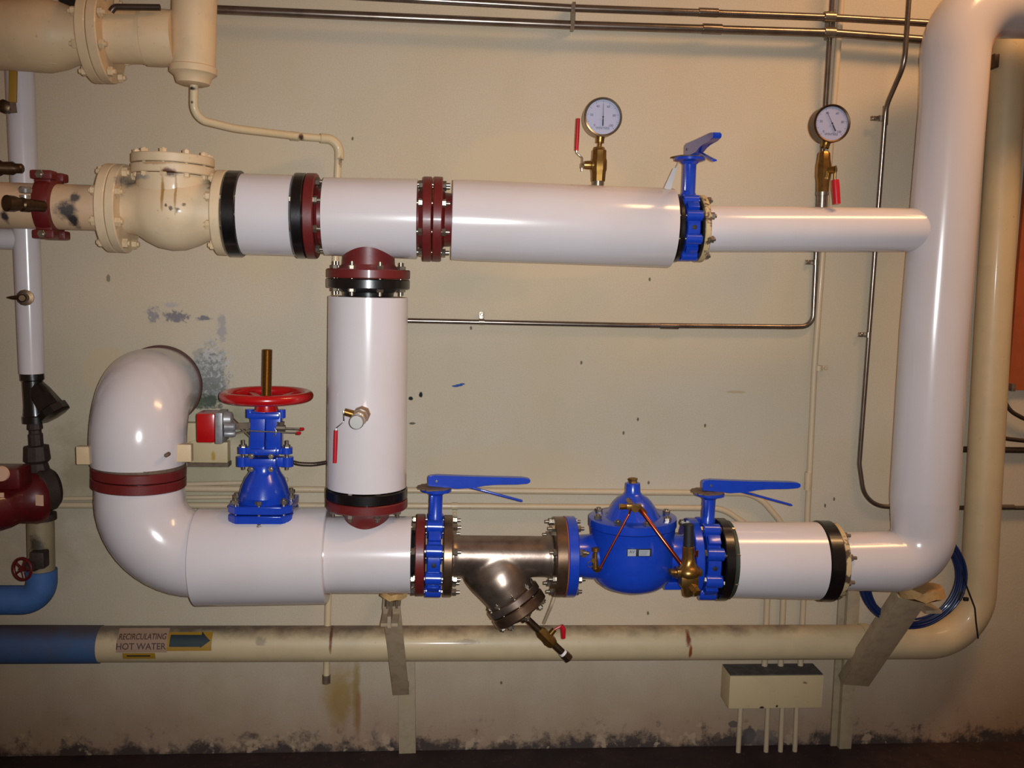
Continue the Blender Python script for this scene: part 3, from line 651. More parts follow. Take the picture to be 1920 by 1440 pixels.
# ================================================================== GATE VALVE
t = T('gate_valve', 'blue gate valve with red handwheel and tall threaded brass stem', 'valve', P(495, 985, YP))
v = Ax(495, 985, 501, 650)
# square bonnet flanges
def sq(bm, u0, u1, hw, hd, cut):
    c0, c1 = v.at(u0), v.at(u1); o = [(-hw+cut, -hd), (hw-cut, -hd), (hw, -hd+cut), (hw, hd-cut), (hw-cut, hd), (-hw+cut, hd), (-hw, hd-cut), (-hw, -hd+cut)]
    b2 = new(); hull(b2, [c0+Vector((x, y, 0)) for x, y in o], [c1+Vector((x, y, 0)) for x, y in o]); bmesh.ops.bevel(b2, geom=b2.edges[:], offset=.003, segments=2, affect='EDGES'); merge(bm, b2)
g = new(); sq(g, 968, 954, .104, .105, .03); lathe(g, v.at(985), Z_, [(-.03, .085), (.03, .085)], 32); lf = t.part('lower_flange', g, 'blue')
g = new(); sq(g, 951, 937, .104, .105, .03)
v.lathe(g, [(940, 49), (925, 46), (910, 42), (895, 36), (885, 29), (878, 26), (868, 26)], 48)
for v_ in g.verts:
    if v_.co.z > v.at(936).z: v_.co.y = YP+(v_.co.y-YP)*1.22
bn = t.part('bonnet', g, 'blue')
me = bolt_mesh(.07, .013, 'zinc', .006); c = v.at(953)
for x, y in ((-.078, -.078), (.078, -.078), (-.078, .078), (.078, .078), (0, -.092), (0, .092), (-.09, 0), (.09, 0)): t.inst('bolt', me, c+Vector((x, y, 0)), Quaternion((0, 0, 1), .3), bn)
# gland and yoke
g = new()
for u0, u1, hw in ((874, 856, .062), (850, 838, .058)):
    c = (v.at(u0)+v.at(u1))/2; h = abs((v.at(u0)-v.at(u1)).z); box(g, c, .085, .085, h, ch=.006)
    for sg in (-1, 1): lathe(g, c+X_*sg*(hw+.012)-Z_*h/2, Z_, [(0, .020), (h, .020)], 20); box(g, c+X_*sg*hw*.8, .05, .03, h*.98, ch=.003)
box(g, v.at(864)-X_*.004, .075, .09, .03, ch=.004); gl = t.part('gland', g, 'blue')
me2 = bolt_mesh(.05, .0115, 'zinc', .014)
for sg in (-1, 1): t.inst('bolt', me2, v.at(853)+X_*sg*.072, Quaternion((0, 0, 1), .2), gl)
me3 = bolt_mesh(.075, .0095, 'zinc', .004)
for sg in (-1, 1):
    for u in (849, 873): t.inst('bolt', me3, v.at(u)+Vector((sg*.032-.002, -.02, 0)), Z_.rotation_difference(-Y_), gl)
g = new()
for sg in (-1, 1):
    b2 = new(); A_ = v.at(842); B_ = v.at(770)
    bar(b2, A_+X_*(.004+sg*.0275), B_+X_*(.003+sg*.0245), .050, .055, X_, .006); merge(g, b2)
box(g, v.at(778)+X_*0, .10, .07, .022, ch=.008)
for sg in (-1, 1): lathe(g, v.at(783)+X_*sg*.052, Z_, [(0, .013), (.028, .013)], 16)
box(g, v.at(845), .10, .06, .02, ch=.005); yk = t.part('yoke', g, 'blue')
# handwheel
c = P(500, 742, YP); s = S(c); R = 76.5*s
g = new(); pts = [c+Vector((math.cos(k*math.pi/24)*R, math.sin(k*math.pi/24)*R, 0)) for k in range(48)]; tube(g, pts, .0172, 0, 16, True)
hb = P(500, 757, YP)
for k in range(5):
    an = k*2*math.pi/5-math.pi/2; d = Vector((math.cos(an), math.sin(an), 0)); bar(g, hb+d*.025+Z_*.002, c+d*R*.97, .026, .013, Vector((-d.y, d.x, 0)), .004)
lathe(g, P(500, 770, YP), Z_, [(0, .040), (.012, .036), (.028, .034), (.034, .028)], 24); t.part('handwheel', g, 'wheel')
g = new(); lathe(g, P(500, 752, YP), Z_, [(0, .026), (.012, .024)], 6); t.part('stem_nut', g, 'grey')
# threaded stem
g = new(); A_ = P(499.5, 760, YP); B_ = P(501.5, 655, YP); n = 46; L = (B_-A_).length; pr = []
for k in range(n): pr += [(L*k/n, .0148), (L*(k+.5)/n, .0168)]
pr.append((L, .0135)); lathe(g, A_, B_-A_, pr, 24); t.part('stem', g, 'stem', None, 'threaded brass stem')
# supervisory (tamper) switch
t = T('tamper_switch', 'red and grey electrical switch clamped to the gate valve yoke', 'switch', P(440, 800, YP))
c0 = P(374, 799, YP-.02); c1 = P(409, 799, YP-.02)
g = new(); h = .098; w0 = c1.x-c0.x; box(g, (c0+c1)/2, w0, .09, h, ch=.010); t.part('cover', g, 'wheel', None, 'red box cover')
g = new(); p0, p1 = P(409.5, 799, YP-.02), P(423, 799, YP-.02); box(g, (p0+p1)/2, p1.x-p0.x, .095, h+.004, ch=.003)
lathe(g, P(422, 786, YP-.02), X_, [(0, .03), (.022, .024), (.024, .02)], 16); lathe(g, P(422, 800, YP-.05), X_, [(0, .016), (.03, .014), (.034, .01)], 16); lathe(g, P(422, 813, YP-.045), X_, [(0, .012), (.03, .011), (.034, .008)], 12); t.part('base', g, 'grey')
g = new(); bar(g, P(432, 782, YP), P(470, 818, YP), .022, .005, Y_); bar(g, P(434, 800, YP-.02), P(474, 797, YP-.02), .02, .006, Z_); bar(g, P(436, 814, YP), P(474, 805, YP), .02, .005, Y_); t.part('bracket', g, 'dusty')
g = new(); tube(g, [P(470, 808, YP-.05), P(556, 811.5, YP-.05)], .0026, 0, 10); tube(g, [P(520, 803, YP-.02), P(562, 804.5, YP-.02)], .004, 0, 10)
tube(g, [P(515, 803, YP-.05), P(518, 808, YP-.052), P(517, 815, YP-.052), P(512, 818, YP-.052)], .0015, .005, 6); lathe(g, P(527, 803, YP-.03), X_, [(-.014, .012), (.014, .012)], 10); t.part('clamp_rod', g, 'zinc', None, 'steel clamp rods')
g = new(); lathe(g, P(526, 796, YP-.02), Z_, [(-.012, .010), (.010, .014)], 8); t.part('wing_nut', g, 'zinc')
for x, y, Yd in ((556, 812, YP-.05), (562, 804.5, YP-.02)):
    g = new(); lathe(g, P(x, y, Yd), X_, [(0, .0055), (.012, .006), (.015, .003)], 10); t.part('end_cap', g, 'wheel', None, 'red tip')
# flexible conduit behind gate valve
g = new(); pts = path([P(536, 862, -.30), P(560, 870, -.28), P(590, 871, -.24), P(640, 862, -.2)], .12, 1)
A = []; 
for i in range(len(pts)-1):
    for k in range(8): A.append(pts[i][0].lerp(pts[i+1][0], k/8))
L = 0; P2 = [A[0]]
for i in range(1, len(A)): P2.append(A[i])
b2 = new(); cur = [];
tot = sum((P2[i+1]-P2[i]).length for i in range(len(P2)-1)); n = int(tot/.0028); seg = 0; acc = 0; smp = []
for k in range(n+1):
    d = tot*k/n
    while seg < len(P2)-2 and acc+(P2[seg+1]-P2[seg]).length < d: acc += (P2[seg+1]-P2[seg]).length; seg += 1
    l = (P2[seg+1]-P2[seg]).length; smp.append(P2[seg].lerp(P2[seg+1], min(1, (d-acc)/l)))
tube(g, smp, [(.0078 if k % 2 else .0062) for k in range(len(smp))], 0, 12)
single('flexible_conduit', g, 'emt_dark', 'dark ribbed flexible conduit between gate valve and vertical pipe', 'conduit')

# ================================================================== BRACKETS
def brace(t, top, bot, wd, flip=1):
    top, bot = Vector(top), Vector(bot); d = (bot-top).normalized(); g = new(); n = d.cross(X_).normalized(); n = n if n.y < 0 else -n
    bar(g, top, bot, wd, .006, X_, .001); bar(g, top-X_*flip*(wd/2-.003)-n*(-.0)+n*-.022, bot-X_*flip*(wd/2-.003)+n*-.022, .006, .046, X_, .001); return g
t = T('pipe_bracket', 'beige angled wall bracket under the lower tee', 'bracket', P(752, 1300, -.02))
g = new(); q = P(752, 1296, -.09); box(g, (q.x, -.045, q.z), .055, .09, .02, ch=.001); t.part('foot', g, 'bracket')
t.part('diagonal_brace', brace(t, P(734, 1138, YP+.02), P(752, 1302, -.09), .062), 'bracket')
g = new(); box(g, P(736, 1132, YP+.15), .058, .42, .012, ch=.001); box(g, P(736, 1127, YP+.13), .012, .42, .04); t.part('horizontal_arm', g, 'bracket')
g = new()
for dx in (-.016, .016): lathe(g, P(735, 1130, YP)+X_*dx, Z_, [(-.02, .004), (.04, .004)], 10)
t.part('threaded_rod', g, 'dusty')
t = T('wall_post', 'faint beige upright channel on wall below the lower tee', 'post', P(763, 1420, 0))
A_, B_ = P(762, 1235, -.012), P(764, 1415, -.012); g = new(); bar(g, A_, Vector((B_.x, B_.y, .0)), .066, .024, X_, .002); t.part('channel', g, 'strut')
random.seed(3); c = P(740, 1108, YP); s = S(c); g = new()
lp = [(c+Vector((math.cos(i*.45)*(25+random.uniform(-4, 4))*s, math.sin(i*.45)*.06, random.uniform(-.006, .004)))) for i in range(14)]
hull(g, [p-Z_*.012-X_*.004 for p in lp], [p+Z_*.008 for p in lp]); single('cut_insulation', g, 'foam', 'ragged tan foam under the lower tee above the bracket', 'insulation')
t = T('pipe_bracket', 'beige angled wall bracket under the riser bottom elbow', 'bracket', P(1600, 1280, -.02))
g = new(); q = P(1606, 1278, -.09); box(g, (q.x, -.045, q.z), .07, .09, .02, ch=.001); t.part('foot', g, 'bracket')
t.part('diagonal_brace', brace(t, P(1712, 1124, YP+.02), P(1604, 1284, -.09), .112, 1), 'bracket')
g = new(); box(g, P(1708, 1118, YP+.17), .06, .34, .012, ch=.001); t.part('horizontal_arm', g, 'bracket')
t = T('wall_post', 'beige upright channel on wall right of the junction box', 'post', P(1585, 1410, 0))
A_, B_ = P(1599, 1090, -.02), P(1580, 1415, -.02); g = new(); B_.z = 0; bar(g, A_, B_, .05, .04, X_, .002); bar(g, A_-X_*.035+Y_*.012, B_-X_*.035+Y_*.012, .03, .014, X_, .001); t.part('channel', g, 'strut')

# ================================================================== PIPES ON THE WALL
YL = -.076
t = T('floor_level_pipe', 'beige low pipe along wall turning up at right, blue at left end', 'pipe', P(900, 1238, YL))
p0, p1, p2 = P(-500, 1208.9, YL), P(1829, 1203, YL), P(1902, -60, YL); s = S(P(1000, 1205, YL)); r = 32.5*s
t.part('pipe', tube(new(), [p0, P(900, 1206, YL), p1, P(1862, 600, YL), p2], [r, r, r, r*.98, r*.92], [0, 0, .20, 0, 0], 40), 'lowpipe')
g = new(); tube(g, [p0, P(90, 1208, YL), P(190, 1208, YL)], [r*1.05, r*1.05, r*1.04], 0, 40); bp = t.part('painted_section', g, M['bluelow'], None, 'dull blue painted end')
g = new(); q = P(1618, 1203, YL); tube(g, [q-X_*.012, q+X_*.012], r*1.06, 0, 40); t.part('collar', g, 'lowpipe')
yl = YL-r-.0012; YS = yl+.014
def plate(x0, y0, x1, y1, Yv, th=.001):
    A_, B_ = P(x0, y0, YS), P(x1, y1, YS); g = new(); c_ = (A_+B_)/2; c_.y = Yv; return box(g, c_, B_.x-A_.x, th, A_.z-B_.z)
def at_s(x, y, Yv): q_ = P(x, y, YS); q_.y = Yv; return q_
def wrap(bm):                                              # lay a flat sticker onto the low pipe's round front
    cz = P(300, 1208, YL).z; R_ = r+.0025
    bmesh.ops.subdivide_edges(bm, edges=[e for e in bm.edges if abs(e.verts[0].co.z-e.verts[1].co.z) > .006], cuts=5)
    for v_ in bm.verts:
        off = yl-v_.co.y; h = max(-.95, min(.95, (v_.co.z-cz)/R_)); v_.co.y = YL-(R_+off)*math.sqrt(1-h*h)
    return bm
t.part('label', wrap(plate(219, 1184, 315, 1220, yl)), simple('pale_sticker', '9a7c66', .6), None, 'pale sticker')
g = text_bm('RECIRCULATING', .0225, at_s(267, 1195, yl-.001), X_, Z_, .0003); merge(g, text_bm('HOT WATER', .0305, at_s(266, 1210, yl-.001), X_, Z_, .0003)); t.part('lettering', wrap(g), simple('faded_ink', '4a342a', .6), None, 'dark lettering RECIRCULATING HOT WATER')
t.part('label', wrap(plate(232, 1222, 293, 1233, yl)), 'yellow', None, 'narrow yellow sticker')
g = new(); q0, q1 = at_s(240, 1227, yl-.001), at_s(284, 1227, yl-.001); bar(g, q0, q1, .005, .0006, Z_); t.part('print_line', wrap(g), 'ink')
t.part('label', wrap(plate(314, 1189, 398, 1217, yl)), 'yellow', None, 'yellow arrow sticker')
g = new(); ys = [1188+k*2 for k in range(13)]
for ya, yb in zip(ys, ys[1:]):
    hx = lambda q_: 395-abs(q_-1200)*1.5; l_ = 319 if 1191 < (ya+yb)/2 < 1210 else 377
    hull(g, [at_s(l_, ya, yl-.001), at_s(hx(ya), ya, yl-.001), at_s(hx(yb), yb, yl-.001), at_s(l_, yb, yl-.001)], [at_s(l_, ya, yl-.0016), at_s(hx(ya), ya, yl-.0016), at_s(hx(yb), yb, yl-.0016), at_s(l_, yb, yl-.0016)])
bmesh.ops.remove_doubles(g, verts=g.verts[:], dist=1e-5); t.part('arrow', wrap(g), simple('arrow_ink', '1c2c30', .6), None, 'dark flow arrow pointing right')

# small beige pipe down the wall
t = T('drain_pipe', 'thin beige pipe dropping from upper left drum and down the wall', 'pipe', P(612, 1280, -.06))
Q = [P(364, 150, -.42), P(363, 222, -.42), P(440, 241, -.32), P(560, 256, -.12), P(636, 262, -.06), P(632, 345, -.06), P(612, 1275, -.06)]
s = S(Q[4]); t.part('pipe', tube(new(), Q, [7*s, 6.8*s, 6.8*s, 7*s, 7*s, 7*s, 6.6*s], [0, .05, .3, .2, .045, 0, 0], 20), 'smallpipe')
g = new(); D_ = (Q[4]-Q[3]).normalized()
lathe(g, Q[3], D_, [(-.03, 8.4*s), (.0, 8.4*s)], 20); t.part('coupling', g, 'smallpipe'); g = new()
tube(g, [Q[4]-D_*.07, Q[4], Q[4]-Z_*.07], 9*s, .045, 20); t.part('elbow', g, 'smallpipe')
g = new(); lathe(g, Q[6], Vector((0, 0, -1)), [(-.02, 8*s), (.012, 8*s), (.014, 6*s)], 20); t.part('end_cap', g, 'dusty', None, 'rusty open end')

# top conduits
def conduit(label, pts, r, mat='emt', fil=.15, clips=(), coup=(), cat='conduit', clipm='zinc', grp=None):
    Q = [P(*p) for p in pts]; t = T('wall_conduit', label, cat, Q[0], grp); t.part('pipe', tube(new(), Q, r, fil, 20), mat)
    for (x, y, Yv, vert, ear) in clips:
        c = P(x, y, Yv); g = new(); D_ = Z_ if vert else X_; E_ = X_ if vert else Z_
        lathe(g, c-D_*.010, D_, [(0, r*1.22), (.020, r*1.22)], 20); box(g, c+E_*ear*(r+.009)+Y_*(r*.7), .038 if vert else .018, .005, .018 if vert else .038, ch=.001)
        lathe(g, c+E_*ear*(r+.018)+Y_*(r*.7-.002), -Y_, [(0, .007), (.008, .007), (.010, .004)], 8); t.part('strap', g, clipm)
    for (x, y, Yv, vert) in coup:
        c = P(x, y, Yv); D_ = Z_ if vert else X_; g = new(); lathe(g, c-D_*.035, D_, [(0, r*1.2), (.07, r*1.2)], 20); t.part('coupling', g, mat)
    return t
YC = -.065
conduit('upper of two metal conduits crossing the top of the wall', [(395, -22, YC), (1070, 15, YC), (1560, 33, YC), (1800, 47, YC)], .0135, 'emt', 0, (), ((1328, 23.5, YC, 0),))
conduit('lower of two metal conduits crossing the top of the wall', [(380, 17, YC), (1070, 47, YC), (1560, 62, YC), (1790, 79, YC)], .0155, 'emt', 0, (), ((1335, 54.5, YC, 0),))
t = T('strut_clamp', 'thin bright upright clamp strapping the two top conduits', 'clamp', P(1075, 52, YC)); g = new(); bar(g, P(1075, 8, YC-.017), P(1073, 56, YC-.017), .014, .004, X_); box(g, P(1074, 32, -.03), .012, .06, .09); t.part('clamp_bar', g, 'zinc')
t = T('strut_clamp', 'bright strap where top conduits cross the vertical conduits', 'clamp', P(1555, 65, YC)); g = new()
for y in (31.5, 60.5): lathe(g, P(1545, y, YC), X_, [(0, .019), (.04, .019)], 20)
box(g, P(1556, 47, -.025), .02, .05, .10); t.part('clamp_bar', g, 'zinc')
conduit('bare metal conduit bending from right gauge leftward across mid wall', [(1562, -30, -.05), (1541, 300, -.016), (1530, 480, -.016), (1524, 612, -.016), (1480, 613, -.016), (1180, 610, -.016), (760, 601, -.016), (690, 599, -.016)], .0098, 'emt', [0, 0, 0, .16, 0, 0, 0, 0], ((903, 603.5, -.016, 0, 1), (1529, 492, -.016, 1, -1)), ((1255, 611.5, -.016, 0),))
conduit('bare metal conduit left of riser with offset bend and bottom curve', [(1706, -30, -.16), (1696, 120, -.16), (1661, 200, -.06), (1646, 400, -.016), (1611, 870, -.016), (1622, 948, -.016), (1700, 952, -.016), (2350, 953, -.016)], .0092, 'emt', [0, .12, .12, 0, .1, .17, 0, 0], ((1628, 628, -.016, 1, -1), (1652, 222, -.05, 1, -1)), ((1660, 217, -.05, 1), (1885, 951, -.016, 0),))
conduit('cream painted conduit running down the wall left of the riser', [(1580, -30, -.02), (1553, 330, -.02), (1527, 690, -.02), (1500, 1262, -.02)], .0115, 'conduit_paint', 0, ((1535, 690, -.02, 1, 1),), ((1515, 902, -.02, 1),), clipm='conduit_paint')
# painted horizontals curving down to the box
conduit('upper cream painted conduit behind levers, curving down into junction box', [(330, 916, -.02), (900, 920, -.02), (1418, 925, -.02), (1474, 990, -.02), (1463, 1262, -.02)], .0120, 'conduit_paint', [0, 0, .15, .15, 0], (), ())
conduit('middle cream painted conduit behind levers, curving down into junction box', [(90, 947, -.02), (900, 949, -.02), (1355, 953, -.02), (1443, 1015, -.02), (1433, 1262, -.02)], .0120, 'conduit_paint', [0, 0, .15, .15, 0], ((853, 949, -.02, 0, -1),), (), clipm='conduit_paint')
conduit('short cream painted conduit above the others beside left elbow', [(120, 935, -.02), (420, 932, -.02), (560, 931, -.02)], .008, 'conduit_paint', 0)
conduit('short slim cream conduit highest of those behind the gate valve', [(340, 908, -.02), (460, 905, -.02), (540, 899, -.02)], .008, 'conduit_paint', 0)
for x0, y0, x1, y1, lb in ((1389, 1322, 1384, 1402, 'leftmost'), (1440, 1322, 1436, 1402, 'second from left'), (1467, 1322, 1463, 1402, 'third from left'), (1494, 1322, 1490, 1402, 'rightmost')):
    conduit(lb+' of four cream conduits dropping below junction box to floor', [(x0, y0, -.05), (x1, y1+10, -.05)], .0098, 'conduit_paint', 0, grp='conduits below the junction box')
# junction box
t = T('junction_box', 'cream painted junction box low on wall with dusty dark top', 'junction box', P(1455, 1330, -.06))
A_, B_ = P(1369, 1268, -.11), P(1541, 1327, -.11); zt, zb = A_.z, B_.z
g = new(); box(g, Vector(((A_.x+B_.x)/2, -.055, (zt+zb)/2)), B_.x-A_.x, .11, zt-zb, ch=.002); t.part('box', g, 'box_paint')
g = new(); box(g, Vector(((A_.x+B_.x)/2, -.054, zt+.002)), B_.x-A_.x-.004, .104, .003); t.part('dust_layer', g, simple('grey_dust', '4e4640', .9, 0, 0, '6c6256', .8, 30), None, 'dark grey dust on the lid')
# wall box behind elbow
t = T('junction_box', 'cream painted wall box half hidden behind the big left elbow', 'junction box', P(385, 880, 0))
A_, B_ = P(338, 793, -.04), P(374, 846, -.04); g = new(); box(g, Vector(((A_.x+B_.x)/2, -.02, (A_.z+B_.z)/2)), B_.x-A_.x+.02, .04, A_.z-B_.z, ch=.003)
A_, B_ = P(352, 829, -.05), P(427, 868, -.05); box(g, Vector(((A_.x+B_.x)/2, -.025, (A_.z+B_.z)/2)), B_.x-A_.x, .05, A_.z-B_.z, ch=.003); t.part('box', g, 'box_paint')
g = new(); box(g, Vector(((A_.x+B_.x)/2, -.026, B_.z-.008)), B_.x-A_.x+.006, .052, .016); t.part('bottom_edge', g, 'dusty', None, 'dark lower edge')  # darker strip along the bottom of the box
g = new(); bar(g, P(352, 835, -.07), P(378, 822, -.07), .012, .01, Y_); t.part('cover_lug', g, 'box_paint')

# right edge things
t = T('wooden_board', 'orange brown wooden board on wall at right edge', 'board', P(1940, 735, 0))
A_, B_ = P(1893, 40, -.02), P(2080, 734, -.02); g = new(); box(g, Vector(((P(1893, 700, -.02).x+B_.x)/2, -.012, (A_.z+B_.z)/2)), B_.x-P(1893, 700, -.02).x, .02, A_.z-B_.z, ch=.002); t.part('panel', g, 'board')
g = new(); box(g, P(1897, 726, -.03), .016, .03, .03, ch=.003); t.part('latch', g, 'dusty')
conduit('lowest short straight conduit passing behind pipes at right, mid height', [(1760, 842, -.016), (2350, 850, -.016)], .0125, 'emt_dark', 0)
single('grey_cable', tube(new(), [P(1880, 735, -.035), P(1888, 768, -.035), P(1925, 788, -.035), P(2300, 796, -.035)], .0085, .1, 12), 'emt_dark', 'upper dark cable sagging below the wooden board', 'cable')
single('grey_cable', tube(new(), [P(1850, 800, -.035), P(1880, 822, -.035), P(1925, 827, -.035), P(2300, 830, -.035)], .0085, .1, 12), 'emt_dark', 'lower dark cable just above straight conduit at right edge', 'cable')
single('beam_clamp', box(new(), P(1862, 116, -.1), .02, .05, .05, ch=.004), 'emt_dark', 'small dark bracket under the riser top elbow', 'bracket')

# cable coil
t = T('cable_coil', 'coil of dark blue cable hanging behind the riser bottom', 'cable', P(1715, 1180, -.24)); random.seed(5)
c = P(1712, 1083, -.25); s = S(c); g = new()
for k in range(13):
    rr = (94+random.uniform(-8, 7))*s; oy = random.uniform(-.016, .016); ox = random.uniform(-.006, .006); el = random.uniform(.94, 1.02)
    pts = [c+Vector((ox+math.cos(i*math.pi/32)*rr, oy+.006*math.sin(i*.2+k), math.sin(i*math.pi/32)*rr*el)) for i in range(64)]
    tube(g, pts, .0042, 0, 10, True)
t.part('coil', g, 'cable')
g = new(); q = c+Vector((math.cos(-.38)*95*s, 0, math.sin(-.38)*92*s)); d = Vector((-math.sin(-.38), 0, math.cos(-.38))); lathe(g, q-d*.014, d, [(0, .021), (.034, .021)], 16); box(g, q+Vector((.03, -.01, -.012)), .018, .012, .014, ch=.003); t.part('cable_tie', g, 'ink', None, 'black tie')
g = new(); tube(g, [P(1803, 1070, -.27), P(1812, 1098, -.27), P(1828, 1140, -.27), P(1830, 1165, -.27), P(1834, 1197, -.27)], .003, .05, 8); t.part('tail', g, 'blackcord')

# ================================================================== TOP LEFT VALVE
YT = -.42
a = Ax(-400, 59, 340, 72, YT)
t = T('beige_valve', 'huge beige painted valve and drum crossing top left corner', 'valve', P(180, 155, YT))
g = new(); a.lathe(g, [(-400, 52), (-60, 56), (-20, 62), (40, 64), (90, 66), (120, 60), (146, 50), (172, 50)], 64); v = Ax(95, 66, 95, 140, YT); v.lathe(g, [(60, 62), (100, 52), (125, 32), (131, 10), (132, 0)], 48); t.part('body', g, 'beige')
f = a.flange(t, 170, 189, 84, 'beige'); a.bolts(t, f, 170, 210, 74, mat='beige', nut=.015, stud=.008); a.flange(t, 190, 209, 84, 'beige')
g = new(); a.lathe(g, [(188, 50), (200, 48), (272, 47), (274, 51), (300, 52), (330, 50)], 48); a.lathe(g, [(268, 48.5), (273, 48.5)], 48); t.part('pipe', g, 'beige')
v = Ax(366, -60, 362, 165, YT)
g = new(); v.lathe(g, [(-60, 41), (100, 40), (124, 40), (126, 43), (138, 43), (140, 40), (145, 34), (157, 30), (160, 22)], 56); t.part('drum', g, 'beige')
single('hanger_rod', tube(new(), [P(208, 22, -.50), P(214, 13, -.50), P(300, 14, -.50)], .010, .02, 12), 'emt_dark', 'short dark rod lying on top of the upper left beige pipe', 'rod')
single('gap_filler', hull(new(), [P(105, -10, -.36), P(147, -10, -.36), P(138, 24, -.36), P(122, 24, -.36)], [P(105, -10, -.34), P(147, -10, -.34), P(138, 24, -.34), P(122, 24, -.34)]), 'black', 'black filler in the dark gap behind flange of top left beige valve', 'strap')  # black piece added to fill the dark gap beside the flange

# ================================================================== LEFT SIDE PIPE AND PUMP
YW = -.24
t = T('white_branch_pipe', 'slim white vertical pipe down the left edge behind beige pipe', 'pipe', P(60, 700, YW))
Q = [P(37, 118, YW), P(60, 700, YW)]; s = S(Q[0]); t.part('insulation_jacket', tube(new(), Q, [25.5*s, 23*s], 0, 40), 'white')
g = new(); tube(g, [P(-450, 434, YW), P(48, 449, YW)], 20*s, 0, 32); t.part('side_branch', g, 'white')
single('valve_lever', tube(new(), [P(24, 134, -.32), P(27, 190, -.32)], .011, 0, 12), 'yellow', 'worn yellow lever sleeve on left white pipe', 'lever') if 0 else None
t = T('ball_valve', 'small ball valve with worn yellow lever at top left pipe', 'valve', P(27, 212, -.32))
g = new(); lathe(g, P(27, 207, YW), -Y_, [(0, .018), (.06, .018), (.062, .022), (.08, .022), (.085, .012)], 8); t.part('body', g, 'bronze')
g = new(); bar(g, P(24, 190, -.325), P(27, 212, -.325), .018, .004, X_); h = t.part('lever', g, 'zinc'); g = new(); bar(g, P(25, 132, -.325), P(24, 192, -.325), .025, .010, X_, .003); t.part('sleeve', g, 'yellow', h, 'worn yellow sleeve')
t = T('drain_cock', 'dark bronze cock poking over left pipe near upper edge', 'valve', P(20, 325, -.34))
g = new(); lathe(g, P(-30, 314, -.33), X_, [(0, .026), (.05, .026), (.06, .020), (.09, .022), (.10, .016), (.118, .016), (.122, .012)], 12); t.part('body', g, 'bronze')
t = T('drain_cock', 'bronze gauge cock with bright nut in front of beige pipe', 'valve', P(48, 395, -.5))
g = new(); lathe(g, P(82, 387, -.47), (P(24, 382, -.56)-P(82, 387, -.47)), [(0, .017), (.04, .018), (.05, .022), (.075, .022), (.08, .018), (.1, .024), (.125, .025), (.130, .016)], 16); t.part('body', g, 'bronze')
g = new(); lathe(g, P(48, 385, -.52), Z_, [(0, .016), (.03, .016)], 12); lathe(g, P(48, 362, -.52), Z_, [(0, .017), (.012, .020), (.020, .014)], 16); t.part('nut', g, 'nickel')
t = T('pipe_fitting', 'small brass fitting sticking out of left white pipe', 'fitting', P(42, 558, -.33))
g = new(); c = P(48, 558, YW-.035); e = P(36, 560, YW-.16); lathe(g, c, e-c, [(0, .027), (.014, .027), (.016, .014), (.05, .016), (.07, .014), (.074, .010)], 12); lathe(g, P(30, 558, YW-.10), -X_, [(-.01, .009), (.012, .006), (.028, .002)], 10); t.part('body', g, 'bronze')
# black wye strainer
t = T('wye_strainer', 'small black wye strainer under the left white pipe', 'strainer', P(68, 790, YW))
v = Ax(60, 700, 68, 795, YW); g = new(); v.lathe(g, [(698, 21), (712, 21), (714, 18), (760, 19), (778, 21), (780, 23), (792, 23)], 24)
o = v.at(716); e = P(104, 776, YW-.02); d = e-o; L = d.length; lathe(g, o, d, [(0, .024), (L*.35, .036), (L*.8, .044), (L*.84, .052), (L*1.02, .052), (L*1.04, .03)], 10); t.part('body', g, 'black')
# pump
t = T('circulator_pump', 'dark red circulator pump with dirty iron volute at left edge', 'pump', P(70, 975, YW))
v = Ax(65, 790, 78, 980, YW)
g = new(); v.lathe(g, [(790, 13), (804, 14), (806, 11), (812, 11), (814, 13), (834, 13), (836, 22), (862, 24), (868, 18), (900, 26)], 10)
c = P(84, 918, YW); s = S(c); d = (-X_*.55-Y_*.55-Z_*.05).normalized()
lathe(g, c, d, [(-.045, .03), (-.035, .062), (-.02, .075), (.02, .078), (.03, .072)], 32); v.lathe(g, [(930, 20), (962, 20), (963, 27), (975, 27)], 16); t.part('volute', g, 'volute')
g = new(); lathe(g, c-Z_*.02, d, [(.02, .088), (.045, .092), (.06, .086), (.10, .075), (.13, .083), (.16, .085), (.30, .085), (.32, .07)], 32); mo = t.part('motor', g, 'motor')
g = new(); box(g, P(14, 893, YW-.13), .12, .10, .07, ch=.012); t.part('terminal_box', g, 'motor')
q = P(74, 938, YW-.185); g = new(); box(g, q, .028, .004, .036, (X_*.9-Y_*.3).normalized(), (Y_*.9+X_*.3).normalized()); t.part('nameplate', g, 'label', mo, 'pale sticker')
g = new(); box(g, P(3, 928, YW-.24), .014, .004, .014); t.part('nameplate', g, 'label', mo, 'tiny pale sticker'); g = new(); lathe(g, P(3, 888, YW-.18), -Y_, [(0, .026), (.008, .024)], 20); t.part('knockout_plug', g, 'label')
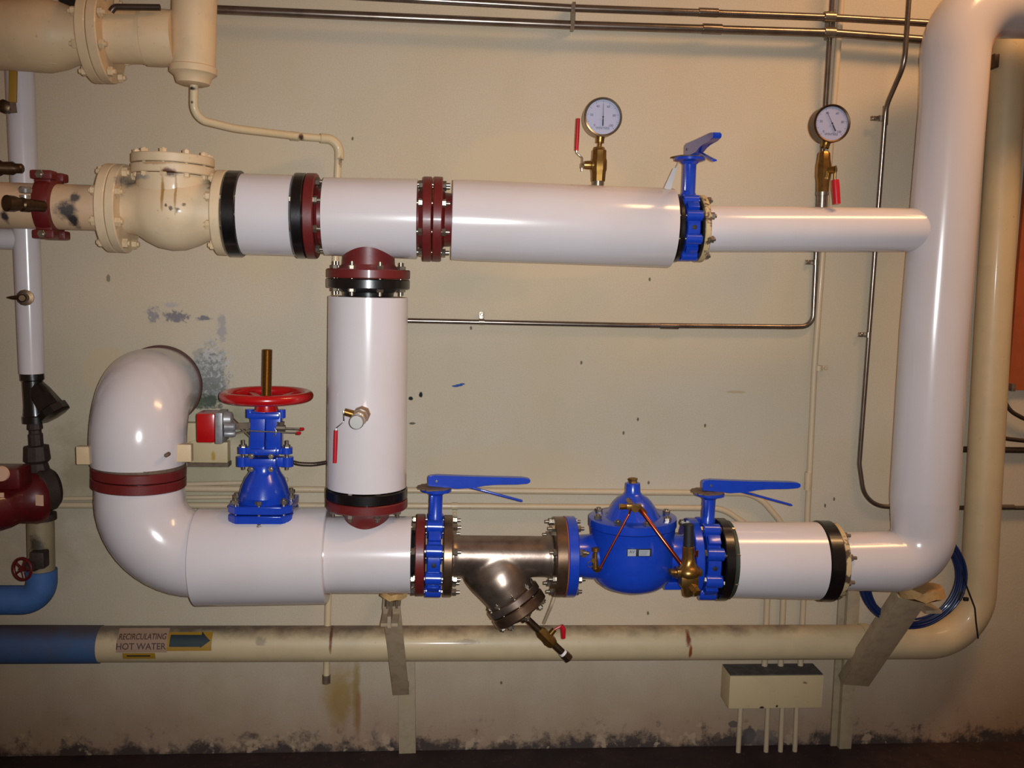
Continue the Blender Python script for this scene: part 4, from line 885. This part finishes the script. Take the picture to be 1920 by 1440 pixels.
# pipe below pump and blue elbow
t = T('pump_supply_pipe', 'dirty pipe below pump ending in a blue painted elbow', 'pipe', P(78, 1150, YW))
g = new(); tube(g, [P(76, 974, YW), P(78, 1075, YW)], 24*s, 0, 32); t.part('pipe', g, 'elbowpipe')
g = new(); tube(g, [P(78, 1068, YW), P(79, 1125, YW), P(-450, 1123, YW)], 27.5*s, [0, .07, 0], 32); t.part('elbow', g, 'bluepipe', None, 'blue painted elbow')
t = T('hose_valve', 'small dark valve with rusty red handwheel beside blue elbow', 'valve', P(60, 1060, -.32))
g = new(); lathe(g, P(74, 1052, YW), (P(48, 1066, -.36)-P(74, 1052, YW)), [(0, .026), (.05, .026), (.06, .020), (.10, .016), (.115, .008)], 8); box(g, P(74, 1048, YW-.05), .05, .05, .06, ch=.008); t.part('body', g, 'volute')
c = P(42, 1067, -.37); n = (Vector((-.35, -1, .1))).normalized(); x, y = frame(n); R = 20*S(c)
g = new(); tube(g, [c+(x*math.cos(k*math.pi/12)+y*math.sin(k*math.pi/12))*R for k in range(24)], .0055, 0, 10, True)
for k in range(5): tube(g, [c, c+(x*math.cos(k*1.2566)+y*math.sin(k*1.2566))*R], .004, 0, 8)
lathe(g, c-n*.01, n, [(0, .010), (.016, .010)], 8); t.part('handwheel', g, 'motor', None, 'small rusty red handwheel')

# ------------------------------------------------------------------ families
FAM = {'butterfly_valve': 'blue butterfly valves', 'pressure_gauge': 'pressure gauges', 'ball_valve': 'small ball valves', 'pipe_tee': 'white jacketed tees',
       'pipe_bracket': 'diagonal wall brackets', 'wall_post': 'wall posts', 'junction_box': 'junction boxes', 'grey_cable': 'cables at the right edge', 'wall_conduit': 'conduits on the wall',
       'pipe_spool': 'short flanged spools', 'drain_cock': 'bronze cocks', 'cut_insulation': 'ragged foam pads', 'strut_clamp': 'conduit clamps', 'wye_strainer': 'wye strainers', 'pipe_flange': 'painted flanges'}
for o in list(COL.objects):
    k = o.name.split('.')[0]
    if o.parent is None and k in FAM and 'group' not in o: o['group'] = FAM[k]
